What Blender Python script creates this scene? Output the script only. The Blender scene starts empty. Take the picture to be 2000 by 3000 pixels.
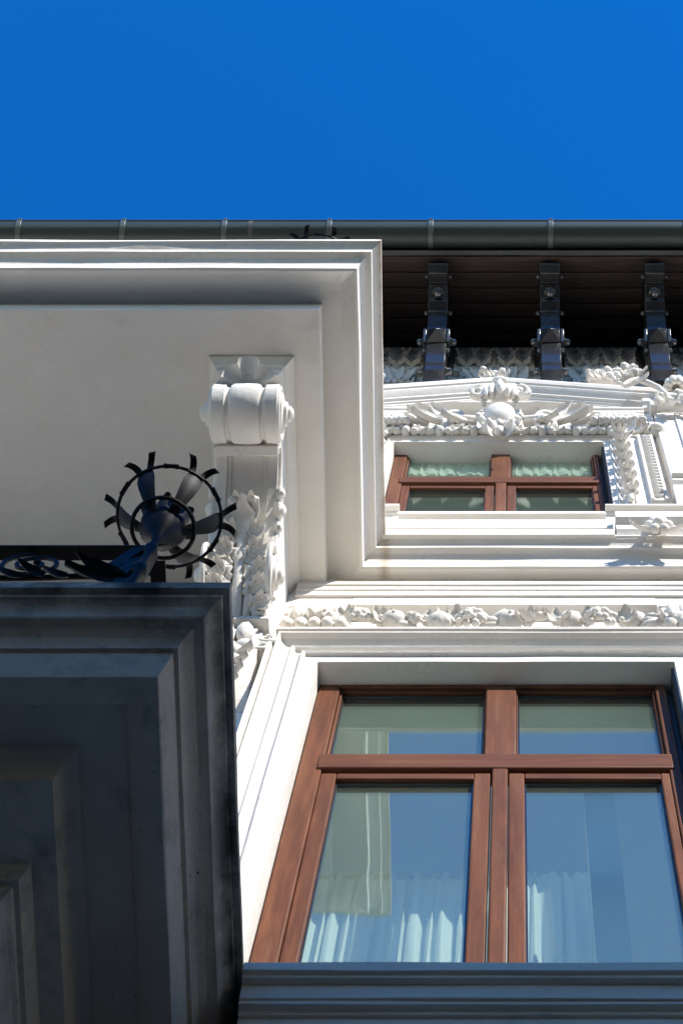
import bpy, bmesh, math, random
from mathutils import Vector, Matrix, noise
R = math.radians
random.seed(7)
SC = bpy.context.scene
COL = SC.collection

# ------------------------------------------------------------------ camera
PITCH = R(75.6)
cam_d = bpy.data.cameras.new('camera')
cam = bpy.data.objects.new('camera', cam_d); COL.objects.link(cam)
cam.location = (0, -3, 1.6)
cam.rotation_euler = (R(90)+PITCH, 0, 0)
cam_d.sensor_fit = 'VERTICAL'; cam_d.sensor_height = 24; cam_d.sensor_width = 16
cam_d.lens = 24*6810/3000
cam_d.shift_x = -510/3000
cam_d.clip_start = 0.1; cam_d.clip_end = 2000
SC.camera = cam

# ------------------------------------------------------------------ world, sun, exposure
SUN_EL, SUN_AZ = R(32.6), R(35)          # azimuth: to the right of the street-side normal
w = bpy.data.worlds.new('World'); SC.world = w; w.use_nodes = True
nt = w.node_tree; nt.nodes.clear()
sky = nt.nodes.new('ShaderNodeTexSky'); sky.sky_type = 'NISHITA'; sky.sun_disc = False
sky.sun_elevation = SUN_EL; sky.sun_rotation = math.pi-SUN_AZ
sky.air_density = 1.0; sky.dust_density = 0.0; sky.ozone_density = 3.0; sky.altitude = 300
hs = nt.nodes.new('ShaderNodeHueSaturation'); hs.inputs['Saturation'].default_value = 1.36; hs.inputs['Hue'].default_value = .510
bg = nt.nodes.new('ShaderNodeBackground'); bg.inputs['Strength'].default_value = 0.15
wo = nt.nodes.new('ShaderNodeOutputWorld')
nt.links.new(sky.outputs[0], hs.inputs['Color']); nt.links.new(hs.outputs[0], bg.inputs[0]); nt.links.new(bg.outputs[0], wo.inputs[0])
sd = Vector((math.sin(SUN_AZ)*math.cos(SUN_EL), -math.cos(SUN_AZ)*math.cos(SUN_EL), math.sin(SUN_EL)))
sl = bpy.data.lights.new('sun', 'SUN'); sl.energy = 3.7; sl.angle = R(0.5); sl.color = (1.0, 0.945, 0.86)
so = bpy.data.objects.new('sun', sl); COL.objects.link(so)
so.rotation_euler = (-sd).to_track_quat('-Z', 'Y').to_euler(); so.location = (8, -12, 30)
SC.view_settings.view_transform = 'Standard'; SC.view_settings.look = 'None'
SC.view_settings.exposure = 0.95; SC.view_settings.gamma = 1; SC.view_settings.use_curve_mapping = False
SC.render.engine = 'CYCLES'
SC.cycles.max_bounces = 8; SC.cycles.diffuse_bounces = 5; SC.cycles.transparent_max_bounces = 12

# ------------------------------------------------------------------ materials
MATS = {}
def mat(name, col, rough=0.8, metal=0.0, col2=None, nscale=3.0, bump=0.0, bscale=60.0, spec=0.5, stain=None, stain_scale=2.0, stain_lo=.5, stain_hi=.7, coat=0.0, stretch=None, spots=None, translucent=0.0, edge_stain=None, cracks=False):
    m = bpy.data.materials.new(name); m.use_nodes = True
    nt = m.node_tree; b = nt.nodes['Principled BSDF']
    b.inputs['Roughness'].default_value = rough; b.inputs['Metallic'].default_value = metal
    b.inputs['Specular IOR Level'].default_value = spec; b.inputs['Coat Weight'].default_value = coat
    b.inputs['Coat Roughness'].default_value = 0.12
    tc = nt.nodes.new('ShaderNodeTexCoord'); mp = nt.nodes.new('ShaderNodeMapping')
    geo = nt.nodes.new('ShaderNodeNewGeometry')
    nt.links.new(geo.outputs['Position'], mp.inputs['Vector'])
    if stretch: mp.inputs['Scale'].default_value = stretch
    def noise_(sc, det=6, rgh=.6):
        n = nt.nodes.new('ShaderNodeTexNoise'); n.inputs['Scale'].default_value = sc
        n.inputs['Detail'].default_value = det; n.inputs['Roughness'].default_value = rgh
        nt.links.new(mp.outputs[0], n.inputs['Vector']); return n
    def ramp(src, lo, hi):
        r = nt.nodes.new('ShaderNodeMapRange'); r.inputs[1].default_value = lo; r.inputs[2].default_value = hi
        r.clamp = True; nt.links.new(src, r.inputs[0]); return r.outputs[0]
    def mix(f, a, c):
        x = nt.nodes.new('ShaderNodeMix'); x.data_type = 'RGBA'
        nt.links.new(f, x.inputs[0])
        for s, v in ((6, a), (7, c)):
            if isinstance(v, tuple): x.inputs[s].default_value = (*v, 1)
            else: nt.links.new(v, x.inputs[s])
        return x.outputs[2]
    c = col
    if col2: c = mix(ramp(noise_(nscale).outputs[0], .3, .7), col, col2)
    if stain: c = mix(ramp(noise_(stain_scale, 8, .7).outputs[0], stain_lo, stain_hi), c, stain)
    if spots:
        v = nt.nodes.new('ShaderNodeTexVoronoi'); v.inputs['Scale'].default_value = spots[1]
        nt.links.new(mp.outputs[0], v.inputs['Vector'])
        g = noise_(spots[1]*.18)
        ma = nt.nodes.new('ShaderNodeMath'); ma.operation = 'MULTIPLY'
        nt.links.new(ramp(v.outputs[0], spots[2], spots[2]*.6), ma.inputs[0]); nt.links.new(ramp(g.outputs[0], .5, .62), ma.inputs[1])
        c = mix(ma.outputs[0], c, spots[0])
    if edge_stain:                                   # brown run-off that gathers just behind the drip edge
        sx = nt.nodes.new('ShaderNodeSeparateXYZ'); nt.links.new(geo.outputs['Position'], sx.inputs[0])
        def band(o, at, wd_):
            a = nt.nodes.new('ShaderNodeMath'); a.operation = 'SUBTRACT'; nt.links.new(o, a.inputs[0]); a.inputs[1].default_value = at
            k = nt.nodes.new('ShaderNodeMath'); k.operation = 'ABSOLUTE'; nt.links.new(a.outputs[0], k.inputs[0])
            return ramp(k.outputs[0], wd_, 0)
        mx_ = None
        for ax, at, wd_ in edge_stain:
            q = band(sx.outputs[ax], at, wd_)
            if mx_ is None: mx_ = q
            else:
                k = nt.nodes.new('ShaderNodeMath'); k.operation = 'MAXIMUM'; nt.links.new(mx_, k.inputs[0]); nt.links.new(q, k.inputs[1]); mx_ = k.outputs[0]
        mu = nt.nodes.new('ShaderNodeMath'); mu.operation = 'MULTIPLY'; nt.links.new(mx_, mu.inputs[0])
        nt.links.new(ramp(noise_(6).outputs[0], .35, .6), mu.inputs[1])
        c = mix(mu.outputs[0], c, (.06, .042, .03) if name.startswith('weath') else (.50, .42, .33))
    if cracks:
        wn = noise_(3.0, 4); wv = nt.nodes.new('ShaderNodeVectorMath'); wv.operation = 'MULTIPLY_ADD'
        wv.inputs[1].default_value = (.5, .5, .5); nt.links.new(wn.outputs[1], wv.inputs[0]); nt.links.new(mp.outputs[0], wv.inputs[2])
        vo = nt.nodes.new('ShaderNodeTexVoronoi'); vo.feature = 'DISTANCE_TO_EDGE'; vo.inputs['Scale'].default_value = 1.3
        nt.links.new(wv.outputs[0], vo.inputs['Vector'])
        mu = nt.nodes.new('ShaderNodeMath'); mu.operation = 'MULTIPLY'
        nt.links.new(ramp(vo.outputs['Distance'], .006, .0), mu.inputs[0]); nt.links.new(ramp(noise_(1.7, 2).outputs[0], .5, .6), mu.inputs[1])
        m2 = nt.nodes.new('ShaderNodeMath'); m2.operation = 'MULTIPLY'; m2.inputs[1].default_value = .22; nt.links.new(mu.outputs[0], m2.inputs[0])
        c = mix(m2.outputs[0], c, (.38, .33, .28))
    if isinstance(c, tuple): b.inputs['Base Color'].default_value = (*c, 1)
    else: nt.links.new(c, b.inputs['Base Color'])
    if bump:
        n1 = noise_(bscale, 8, .65); n2 = noise_(bscale*.12, 3)
        ad = nt.nodes.new('ShaderNodeMath'); ad.operation = 'MULTIPLY_ADD'; ad.inputs[1].default_value = .35
        nt.links.new(n1.outputs[0], ad.inputs[0]); nt.links.new(n2.outputs[0], ad.inputs[2])
        bp = nt.nodes.new('ShaderNodeBump'); bp.inputs['Strength'].default_value = 1; bp.inputs['Distance'].default_value = bump
        nt.links.new(ad.outputs[0], bp.inputs['Height']); nt.links.new(bp.outputs[0], b.inputs['Normal'])
    if translucent:
        t = nt.nodes.new('ShaderNodeBsdfTranslucent'); t.inputs[0].default_value = (*col, 1)
        mx = nt.nodes.new('ShaderNodeMixShader'); mx.inputs[0].default_value = translucent
        nt.links.new(b.outputs[0], mx.inputs[1]); nt.links.new(t.outputs[0], mx.inputs[2])
        nt.links.new(mx.outputs[0], nt.nodes['Material Output'].inputs[0])
    MATS[name] = m
    return m
STUCCO = mat('white_stucco', (.80, .765, .71), .9, col2=(.75, .715, .65), nscale=5, bump=.006, bscale=90, spec=.25, stain=(.52, .47, .40), stain_scale=2.6, stain_lo=.62, stain_hi=.85, spots=((.32, .28, .24), 38, .07), cracks=True)
EDGED = mat('white_stucco_run_off', (.80, .765, .71), .9, col2=(.75, .715, .65), nscale=5, bump=.006, bscale=90, spec=.25, stain=(.52, .47, .40), stain_scale=2.6, stain_lo=.62, stain_hi=.85, spots=((.32, .28, .24), 38, .07), cracks=True, edge_stain=((0, -.612, .035),))
RELIEF = mat('white_relief_plaster', (.79, .755, .70), .9, col2=(.72, .685, .62), nscale=14, bump=.006, bscale=70, spec=.25, stain=(.48, .43, .37), stain_scale=12, stain_lo=.62, stain_hi=.8)
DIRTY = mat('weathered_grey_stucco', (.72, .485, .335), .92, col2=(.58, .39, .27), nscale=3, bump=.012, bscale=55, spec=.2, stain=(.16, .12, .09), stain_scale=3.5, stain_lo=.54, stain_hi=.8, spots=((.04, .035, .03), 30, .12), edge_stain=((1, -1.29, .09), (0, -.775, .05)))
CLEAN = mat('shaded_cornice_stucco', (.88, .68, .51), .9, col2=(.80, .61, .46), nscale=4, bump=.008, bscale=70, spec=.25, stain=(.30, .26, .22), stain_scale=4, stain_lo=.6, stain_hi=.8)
WOOD = mat('mahogany_varnish', (.185, .068, .028), .55, col2=(.07, .024, .012), nscale=4, bump=.0012, bscale=30, spec=.16, stretch=(9, 9, .8), stain=(.26, .115, .052), stain_scale=2, stain_lo=.5, stain_hi=.75)
WOODH = mat('mahogany_varnish_rail', (.165, .060, .026), .55, col2=(.07, .024, .012), nscale=4, bump=.0012, bscale=30, spec=.16, stretch=(.8, 9, 9), stain=(.24, .10, .048), stain_scale=2, stain_lo=.5, stain_hi=.75)
PLANK = mat('dark_stained_board', (.095, .07, .06), .6, col2=(.045, .032, .027), nscale=5, bump=.003, bscale=20, stretch=(1.0, 12, 12), stain=(.17, .11, .085), stain_scale=1.5, stain_lo=.55, stain_hi=.75, spec=.3)
BLACK = mat('black_gloss_paint', (.017, .0165, .017), .24, col2=(.028, .026, .026), nscale=8, bump=.0015, bscale=40, stretch=(8, 1, 1), spec=.6)
IRON = mat('black_wrought_iron', (.005, .0055, .007), .5, col2=(.010, .010, .012), nscale=20, bump=.0015, bscale=70, spec=.1)
GUTTER = mat('dark_green_gutter_metal', (.026, .038, .030), .42, col2=(.034, .046, .036), nscale=3, spec=.45, stretch=(.3, 1, 1), bump=.0008, bscale=10)
CLIP = mat('zinc_clip_metal', (.10, .115, .10), .4, spec=.6, col2=(.07, .08, .07), nscale=30)
GREYMET = mat('grey_flashing_metal', (.11, .11, .11), .8, col2=(.07, .07, .07), nscale=4, spec=.2)
BOLT = mat('dark_bolt_steel', (.22, .22, .22), .3, metal=.8, col2=(.12, .12, .12), nscale=30)
ROOF = mat('roof_tile_brown', (.16, .07, .045), .8, col2=(.10, .045, .03), nscale=3)
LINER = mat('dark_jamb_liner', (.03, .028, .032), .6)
CURT = mat('sheer_white_curtain', (.90, .92, .90), .9, translucent=.5, bump=.002, bscale=300)
ROOM = mat('room_plaster', (.82, .83, .80), .9, col2=(.78, .8, .77), nscale=2)
PANELW = mat('room_pier_paint', (.8, .82, .80), .8)
DARKR = mat('room_dim_grey', (.25, .26, .28), .9)
LACE = mat('lace_curtain', (.88, .9, .86), .9, translucent=.4, bump=.004, bscale=90)
ASPH = mat('asphalt', (.05, .05, .05), .9, col2=(.065, .063, .06), nscale=2, bump=.004)
PAVE = mat('paving_slab', (.16, .155, .145), .9, col2=(.12, .115, .11), nscale=4, bump=.003)
OPP = mat('opposite_facade_stucco', (.24, .21, .17), .9, col2=(.2, .175, .145), nscale=1.5, bump=.004)
def glass_mat(nm, veil, f0):
    m = bpy.data.materials.new(nm); m.use_nodes = True; nt = m.node_tree; nt.nodes.clear()
    o = nt.nodes.new('ShaderNodeOutputMaterial'); g = nt.nodes.new('ShaderNodeBsdfGlossy'); g.inputs['Roughness'].default_value = .004
    g.inputs[0].default_value = (.84, .96, .86, 1)
    t = nt.nodes.new('ShaderNodeBsdfTransparent'); t.inputs[0].default_value = (.90, .96, .92, 1)
    def M(op, x, y=None):
        n = nt.nodes.new('ShaderNodeMath'); n.operation = op
        for i, q in enumerate((x, y)):
            if q is None: continue
            if isinstance(q, (int, float)): n.inputs[i].default_value = q
            else: nt.links.new(q, n.inputs[i])
        return n.outputs[0]
    geo = nt.nodes.new('ShaderNodeNewGeometry')
    vm = nt.nodes.new('ShaderNodeVectorMath'); vm.operation = 'DOT_PRODUCT'
    nt.links.new(geo.outputs['Normal'], vm.inputs[0]); nt.links.new(geo.outputs['Incoming'], vm.inputs[1])
    fr = M('MULTIPLY_ADD', M('POWER', M('SUBTRACT', 1.0, M('ABSOLUTE', vm.outputs['Value'])), 5.0), .85)   # Schlick, double glazing
    fr.node.inputs[2].default_value = f0
    geo = nt.nodes.new('ShaderNodeNewGeometry')
    nz = nt.nodes.new('ShaderNodeTexNoise'); nz.inputs['Scale'].default_value = 2.5; nz.inputs['Detail'].default_value = 1
    nt.links.new(geo.outputs['Position'], nz.inputs['Vector'])
    bp = nt.nodes.new('ShaderNodeBump'); bp.inputs['Distance'].default_value = .0012; nt.links.new(nz.outputs[0], bp.inputs['Height'])
    nt.links.new(bp.outputs[0], g.inputs['Normal'])
    mx = nt.nodes.new('ShaderNodeMixShader')
    df = nt.nodes.new('ShaderNodeBsdfDiffuse'); df.inputs[0].default_value = (.66, .86, .74, 1)      # pale green diffuse layer mixed over the pane
    dm = nt.nodes.new('ShaderNodeMixShader'); dm.inputs[0].default_value = veil
    nt.links.new(t.outputs[0], dm.inputs[1]); nt.links.new(df.outputs[0], dm.inputs[2])
    nt.links.new(fr, mx.inputs[0]); nt.links.new(dm.outputs[0], mx.inputs[1]); nt.links.new(g.outputs[0], mx.inputs[2])
    nt.links.new(mx.outputs[0], o.inputs[0]); return m
GLASS = glass_mat('window_glass', .034, .115)
GLASS_GREEN = glass_mat('green_window_glass', .02, .09)

# ------------------------------------------------------------------ survey: a bearing (u,v) met at projection p from the wall, or at height z
F_, SI, CO = 6810., math.sin(PITCH), math.cos(PITCH)
def W(u, v, p):
    Y = 3-p; k = (1500-v)/F_; Z = Y*(SI+k*CO)/(CO-k*SI); d = CO*Y+SI*Z
    return (u-1510)*d/F_, Z+1.6
def wz(v, p): return W(0, v, p)[1]
def wx(u, v, p): return W(u, v, p)[0]
def L(u, v, z):
    Z = z-1.6; k = (1500-v)/F_; Y = Z*(CO-k*SI)/(SI+k*CO); d = CO*Y+SI*Z
    return (u-1510)*d/F_, 3-Y

# ------------------------------------------------------------------ mesh builder
class MB:
    def __init__(s): s.v = []; s.f = []
    def add(s, vs, fs):
        n = len(s.v); s.v += [tuple(x) for x in vs]; s.f += [tuple(i+n for i in f) for f in fs]; return s
    def box(s, x0, x1, y0, y1, z0, z1):
        vs = [(x, y, z) for x in (x0, x1) for y in (y0, y1) for z in (z0, z1)]
        return s.add(vs, [(0,1,3,2),(4,6,7,5),(0,4,5,1),(2,3,7,6),(0,2,6,4),(1,5,7,3)])
    def loft(s, rings, closed=True, cap=True):
        n = len(rings[0]); vs = [p for r in rings for p in r]; fs = []
        for i in range(len(rings)-1):
            for j in range(n if closed else n-1):
                k = (j+1) % n
                fs.append((i*n+j, i*n+k, (i+1)*n+k, (i+1)*n+j))
        if cap and closed:
            fs.append(tuple(range(n))[::-1]); fs.append(tuple((len(rings)-1)*n+j for j in range(n)))
        return s.add(vs, fs)
    def prismx(s, prof, x0, x1, n=1):                # prof: [(p,z)] closed outline, extruded along x
        return s.loft([[(x0+(x1-x0)*i/n, -p, z) for p, z in prof] for i in range(n+1)])
    def sweep(s, prof, path, up, closed_prof=False, step=.3, jit=.0, cap=True):
        up = Vector(up); P = [Vector(p) for p in path]
        pts = []; ns = []
        segn = [up.cross((P[i+1]-P[i]).normalized()) for i in range(len(P)-1)]
        for i in range(len(P)):
            if i == 0: m = segn[0]
            elif i == len(P)-1: m = segn[-1]
            else: m = (segn[i-1]+segn[i])/(1+segn[i-1].dot(segn[i]))
            pts.append(P[i]); ns.append(m)
            if i < len(P)-1:
                ln = (P[i+1]-P[i]).length; k = int(ln/step)
                amax = max(a for a, _ in prof)+.05
                for j in range(1, k):
                    dj = ln*j/k
                    if (i > 0 and dj < amax) or (i < len(P)-2 and ln-dj < amax): continue
                    q = P[i].lerp(P[i+1], j/k); pts.append(q); ns.append(segn[i])
        rings = []
        for q, m in zip(pts, ns):
            ring = []
            for idx, (a, b) in enumerate(prof):
                v = q+m*a+up*b
                if jit: v = v+m*jit*noise.noise(q*2.3+Vector((idx*.7, 0, 3)))+up*jit*noise.noise(q*2.7+Vector((0, idx*.6, 9)))
                ring.append(v)
            rings.append(ring)
        return s.loft(rings, closed=closed_prof, cap=cap)
    def tube(s, pts, r, n=8, flat=None):
        pts = [Vector(p) for p in pts]; rings = []
        rr = r if isinstance(r, (list, tuple)) else [r]*len(pts)
        up = None
        for i, p in enumerate(pts):
            t = (pts[min(i+1, len(pts)-1)]-pts[max(i-1, 0)]).normalized()
            if up is None:
                up = Vector((0, 0, 1)) if abs(t.z) < .9 else Vector((1, 0, 0))
            a = t.cross(up).normalized(); b = a.cross(t).normalized(); up = b
            rings.append([p+a*math.cos(2*math.pi*k/n)*rr[i]+b*math.sin(2*math.pi*k/n)*rr[i] for k in range(n)])
        return s.loft(rings)
    def ball(s, c, r, n=10, m=7, rot=None, lump=0., seed=0):
        c = Vector(c); r = (r, r, r) if not isinstance(r, (tuple, list)) else r
        rings = []
        for i in range(m+1):
            th = math.pi*(i+.001)/(m+.002); ring = []
            for j in range(n):
                ph = 2*math.pi*j/n
                d = Vector((math.sin(th)*math.cos(ph), math.sin(th)*math.sin(ph), math.cos(th)))
                k = 1+lump*noise.noise(d*2.2+Vector((seed, seed*.3, 1)))
                v = Vector((d.x*r[0], d.y*r[1], d.z*r[2]))*k
                if rot is not None: v = rot @ v
                ring.append(c+v)
            rings.append(ring)
        return s.loft(rings)
    def lathe(s, prof, origin, axis='z', n=20):      # prof [(r,h)]
        o = Vector(origin); rings = []
        for r, h in prof:
            ring = []
            for k in range(n):
                a = 2*math.pi*k/n; c, t = math.cos(a)*r, math.sin(a)*r
                ring.append(o+Vector({'z': (c, t, h), 'x': (h, c, t), 'y': (c, h, t)}[axis]))
            rings.append(ring)
        return s.loft(rings)
    def leaf(s, base, d, nrm, ln, wd, curl=.5, cup=.25, th=.006, nu=7, nv=5, bend=0., lobes=0, vein=.05):
        base = Vector(base); d = Vector(d).normalized(); nrm = Vector(nrm); nrm = (nrm-d*nrm.dot(d)).normalized(); sd_ = d.cross(nrm)
        g = [[], []]
        for i in range(nu+1):
            t = i/nu; ang = curl*2.2*t*t
            along = d*(ln*(t-.18*abs(curl)*t*t))+nrm*(ln*.5*curl*t*t)+sd_*(bend*ln*t*t)
            wv = wd*(math.sin(math.pi*min(1, (.08+t*.92))**.8)*.9+.12)*(1+(lobes and .22*math.cos(t*math.pi*2*lobes)))
            if t >= 1: wv = wd*.15
            for layer in (0, 1):
                row = []
                for j in range(nv+1):
                    q = j/nv*2-1
                    row.append(base+along+sd_*(q*wv*.5)+nrm*(cup*wd*(q*q)+(vein*wd*math.cos(3*math.pi*q)*math.sin(math.pi*min(1, t+.1)) if nv >= 6 else 0)+(th if layer == 0 else -th)*(1-.6*abs(q))))
                g[layer].append(row)
        rings = [g[0][i]+g[1][i][::-1] for i in range(nu+1)]
        return s.loft(rings)
    def build(s, name, m, parent=None, sharp=35, bevel=0., kind=None, label=None):
        me = bpy.data.meshes.new(name); me.from_pydata(s.v, [], s.f)
        bm = bmesh.new(); bm.from_mesh(me); bmesh.ops.recalc_face_normals(bm, faces=bm.faces); bm.to_mesh(me); bm.free()
        me.materials.append(m); me.shade_smooth()
        me.set_sharp_from_angle(angle=R(sharp))
        o = bpy.data.objects.new(name, me); COL.objects.link(o)
        if parent: o.parent = parent
        if bevel:
            b = o.modifiers.new('bevel', 'BEVEL'); b.width = bevel; b.segments = 2; b.limit_method = 'ANGLE'; b.angle_limit = R(40)
        if kind: o['kind'] = kind
        if label: o['label'] = label
        return o
def thing(name, label, cat, loc=(0, 0, 0), group=None):
    o = bpy.data.objects.new(name, None); COL.objects.link(o); o.empty_display_size = .2
    o['label'] = label; o['category'] = cat
    if group: o['group'] = group
    return o
def node(name, m, parent, mb, **k): return mb.build(name, m, parent, **k)
def clone(src, parent, off=(0, 0, 0), sc=None):
    c = src.copy(); COL.objects.link(c); c.parent = parent
    c.location = Vector(src.location)+Vector(off)
    return c
def arc(c, r, a0, a1, n, plane='xz', ry=None):
    out = []
    for i in range(n+1):
        a = a0+(a1-a0)*i/n; u, v = r*math.cos(a), (ry or r)*math.sin(a)
        out.append(Vector(c)+Vector({'xz': (u, 0, v), 'xy': (u, v, 0), 'yz': (0, u, v)}[plane]))
    return out
def spiral(c, r0, r1, a0, turns, n, A, B):
    A, B = Vector(A), Vector(B); out = []
    for i in range(n+1):
        t = i/n; a = a0+turns*2*math.pi*t; r = r0+(r1-r0)*t
        out.append(Vector(c)+A*(r*math.cos(a))+B*(r*math.sin(a)))
    return out

# ================================================================== ground and street
def ground():
    o = MB().box(-200, 200, -200, 200, -.6, -.02).build('ground', ASPH, kind='structure')
    o = MB().box(-60, 60, -10.8, -2.4, -.015, -.004).build('road', ASPH, kind='structure')
    pv = MB().box(-60, 60, -2.4, 0, -.3, .12).build('pavement', PAVE, kind='structure')
    MB().box(-60, 60, -13.0, -10.8, -.3, .12).build('pavement', PAVE, kind='structure')
ground()

# ================================================================== the house opposite, whose shade lies on the lower storey
SLOPE = math.tan(SUN_EL)/math.cos(SUN_AZ)
OPP_H = 7.85+SLOPE*13.0
def opposite(x0, x1, h, label):
    o = thing('town_house', label, 'building', group='town houses across the street')
    MB().box(x0, x1, -24, -13.15, 0, h-.8).build('wall', OPP, o)
    MB().box(x0-.0, x1+.0, -13.5, -13.0, h-.8, h).build('cornice', OPP, o)
    MB().loft([[(x, -13.5, h-.79), (x, -24, h-.79), (x, -18.7, h+.6)] for x in (x0, x1)]).build('roof', ROOF, o)
    k = x0+1.6
    while k < x1-1:
        z = 1.6
        while z < h-3:
            fr = MB().box(k-.65, k+.65, -13.15, -13.06, z, z+2.3).build('window', PANELW, o)
            MB().box(k-.55, k+.55, -13.059, -13.05, z+.1, z+2.2).build('pane', GLASS, fr); z += 3.6
        k += 2.9
opposite(1.5, 60, OPP_H, 'tall plain ochre town house straight across the street, outside the picture')
opposite(-60, 1.0, 10.5, 'low ochre town house across the street to the left, outside the picture')

# ================================================================== the house
house = thing('house', 'white stucco house front with ornate mouldings, projecting balconies, mahogany windows and dark timber eaves', 'building')
UP = (0, 0, 1); OUT = (0, -1, 0)

# --- openings
PL = -.07                                            # lower window frame face
lx0, lx1 = wx(935, 2010, PL), wx(1948, 2010, PL)
lz1 = wz(2000, PL)
loz0, loz1 = 7.7, wz(1938, .03)
lox0, lox1 = lx0-.005, lx1+.035
PU = -.05
ux0, ux1 = wx(1158, 1326, PU), wx(1750, 1326, PU)
uz1 = wz(1322, PU)
uoz0, uoz1 = 13.3, wz(1293, .03)
uox0, uox1 = ux0-.005, ux1+.03
WT = 18.05
b = MB()
T = .12                                              # front skin; the masonry behind it is rebated round the window frames
def wallpiece(x0, x1, z0, z1): b.box(x0, x1, 0, .5, z0, z1)
wallpiece(-9, lox0, 0, 11.3)
wallpiece(lox1, 1.75, 0, 11.3); wallpiece(3.25, 9, 0, 11.3); wallpiece(1.75, 3.25, 0, loz0); wallpiece(1.75, 3.25, loz1, 11.3)
wallpiece(lox0, lox1, 0, loz0); wallpiece(lox0, lox1, loz1, 11.3)
wallpiece(-9, 9, 11.85, 12.4)
wallpiece(-9, uox0, 12.4, WT); wallpiece(uox1, 9, 12.4, WT)
wallpiece(uox0, uox1, 12.4, uoz0); wallpiece(uox0, uox1, uoz1, WT)
b.box(-9, 9, .5, 10, 0, 6.5)
wall = b.build('wall', STUCCO, house)
# back of the frieze recess under the cornice
fz0, fz1 = 10.9, wz(1773, .0)
MB().box(-9, 9, .08, .5, 11.3, 11.85).build('frieze_back', STUCCO, house)
bx1 = wx(1026, 1790, 0)
MB().box(-9, bx1, 0, .08, 11.3, 11.85).build('frieze_block', STUCCO, house, bevel=.004)
rbx0 = wx(1925, 1790, 0)
MB().box(rbx0, 9, 0, .08, 11.3, 11.85).build('frieze_block', STUCCO, house, bevel=.004)
b = MB(); b.sweep([(-.003, 0), (.08, 0), (.08, 11.85-fz1), (-.003, 11.85-fz1)], [(bx1, 0, fz1), (rbx0, 0, fz1)], UP, closed_prof=True, jit=.002)
b.build('frieze_fascia', STUCCO, house)
b = MB(); b.box(bx1, rbx0, 0, .08, 11.3, 11.34); 
b.build('frieze_ledge', STUCCO, house)

# --- lower window surround (architrave) with mitred corners
AP = [(0, -.09), (0, .03), (.055, .034), (.058, .050), (.066, .056), (.074, .050), (.078, .036), (.10, .040), (.104, .058), (.112, .064), (.120, .058), (.124, .046), (.150, .056), (.163, .074), (.168, .102), (.176, .104), (.178, .086), (.185, .086), (.188, .112), (.203, .116), (.205, 0)]
b = MB(); b.sweep(AP, [(lox0, 0, 7.6), (lox0, 0, loz1), (lox1, 0, loz1), (lox1, 0, 7.6)], OUT, jit=.003, step=.22)
b.build('window_surround', STUCCO, house, sharp=20)
b = MB(); b.sweep(AP, [(1.75, 0, 7.6), (1.75, 0, loz1), (3.25, 0, loz1), (3.25, 0, 7.6)], OUT, jit=.003, step=.22)
b.build('window_surround', STUCCO, house, sharp=20)

# --- windows
def window(x0, x1, z0, z1, pf, spec, name='window', glass=GLASS):
    """timber window: fixed frame, transom, centre mullion, two casements below, two lights above"""
    y = -pf
    fr = MB()
    fw, ft = spec['stile'], spec['head']
    fr.box(x0, x0+fw, y, y+.09, z0, z1); fr.box(x1-spec['rstile'], x1, y, y+.09, z0, z1)
    fr.box(x0+fw, x1-spec['rstile'], y, y+.09, z1-ft, z1); fr.box(x0+fw, x1-spec['rstile'], y, y+.09, z0, z0+.06)
    win = fr.build(name, WOOD, house, bevel=.006)
    tz0, tz1 = spec['tr']; mx0, mx1 = spec['mul']; cx0, cx1 = spec['cmul']
    MB().box(x0+fw-.02, x1-spec['rstile']+.02, y-.008, y+.07, tz0, tz1).build('transom', WOODH, win, bevel=.008)
    MB().box(mx0, mx1, y-.002, y+.08, tz1, z1-ft).build('mullion', WOOD, win, bevel=.006)
    MB().box(cx0, cx1, y-.006, y+.06, z0+.06, tz0).build('mullion', WOOD, win, bevel=.008)
    def sash(a, c, e, g, s1, s2, top, bot, rec):
        yy = y+rec
        MB().box(a, a+s1, yy, yy+.06, e, g).build('sash_stile', WOOD, win, bevel=.006)
        MB().box(c-s2, c, yy, yy+.06, e, g).build('sash_stile', WOOD, win, bevel=.006)
        MB().box(a+s1, c-s2, yy+.001, yy+.06, g-top, g).build('sash_rail', WOODH, win, bevel=.006)
        MB().box(a+s1, c-s2, yy+.001, yy+.06, e, e+bot).build('sash_rail', WOODH, win, bevel=.006)
        MB().box(a+s1-.004, c-s2+.004, yy+.03, yy+.036, e+bot-.004, g-top+.004).build('pane', glass, win)
        # dark rubber seal round the pane
        k = .007; q = MB()
        q.sweep([(-.0005, .0), (-k, .0), (-k, .0115), (-.0005, .0115)], [(a+s1, yy+.0295, e+bot), (a+s1, yy+.0295, g-top), (c-s2, yy+.0295, g-top), (c-s2, yy+.0295, e+bot)], OUT, closed_prof=True, step=9)
        q.build('glazing_seal', BLACK, win)
    cs = spec['cs']
    sash(x0+fw, cx0-.006, z0+.06, tz0-.016, cs[0], cs[1], cs[4], .07, .008)
    sash(cx1+.003, x1-spec['rstile'], z0+.06, tz0-.016, cs[2], cs[3], cs[4], .07, .008)
    us = spec['us']
    sash(x0+fw, mx0, tz1, z1-ft, us[0], us[1], us[2], .012, .015)
    sash(mx1, x1-spec['rstile'], tz1, z1-ft, us[1], us[0], us[2], .012, .015)
    return win
def X(u, v, p=PL): return wx(u, v, p)
s = dict(stile=X(800, 2830)-X(716, 2830)+.0, rstile=.045, head=.05, tr=(wz(2248, PL+.008), wz(2207, PL+.008)),
         mul=(X(1421, 2100), X(1511, 2100)), cmul=(X(1437, 2400), X(1485, 2400)),
         cs=(.058, .062, .058, .035, .055), us=(.012, .006, .02))
window(lx0, lx1, loz0+.02, lz1, PL, s)
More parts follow.
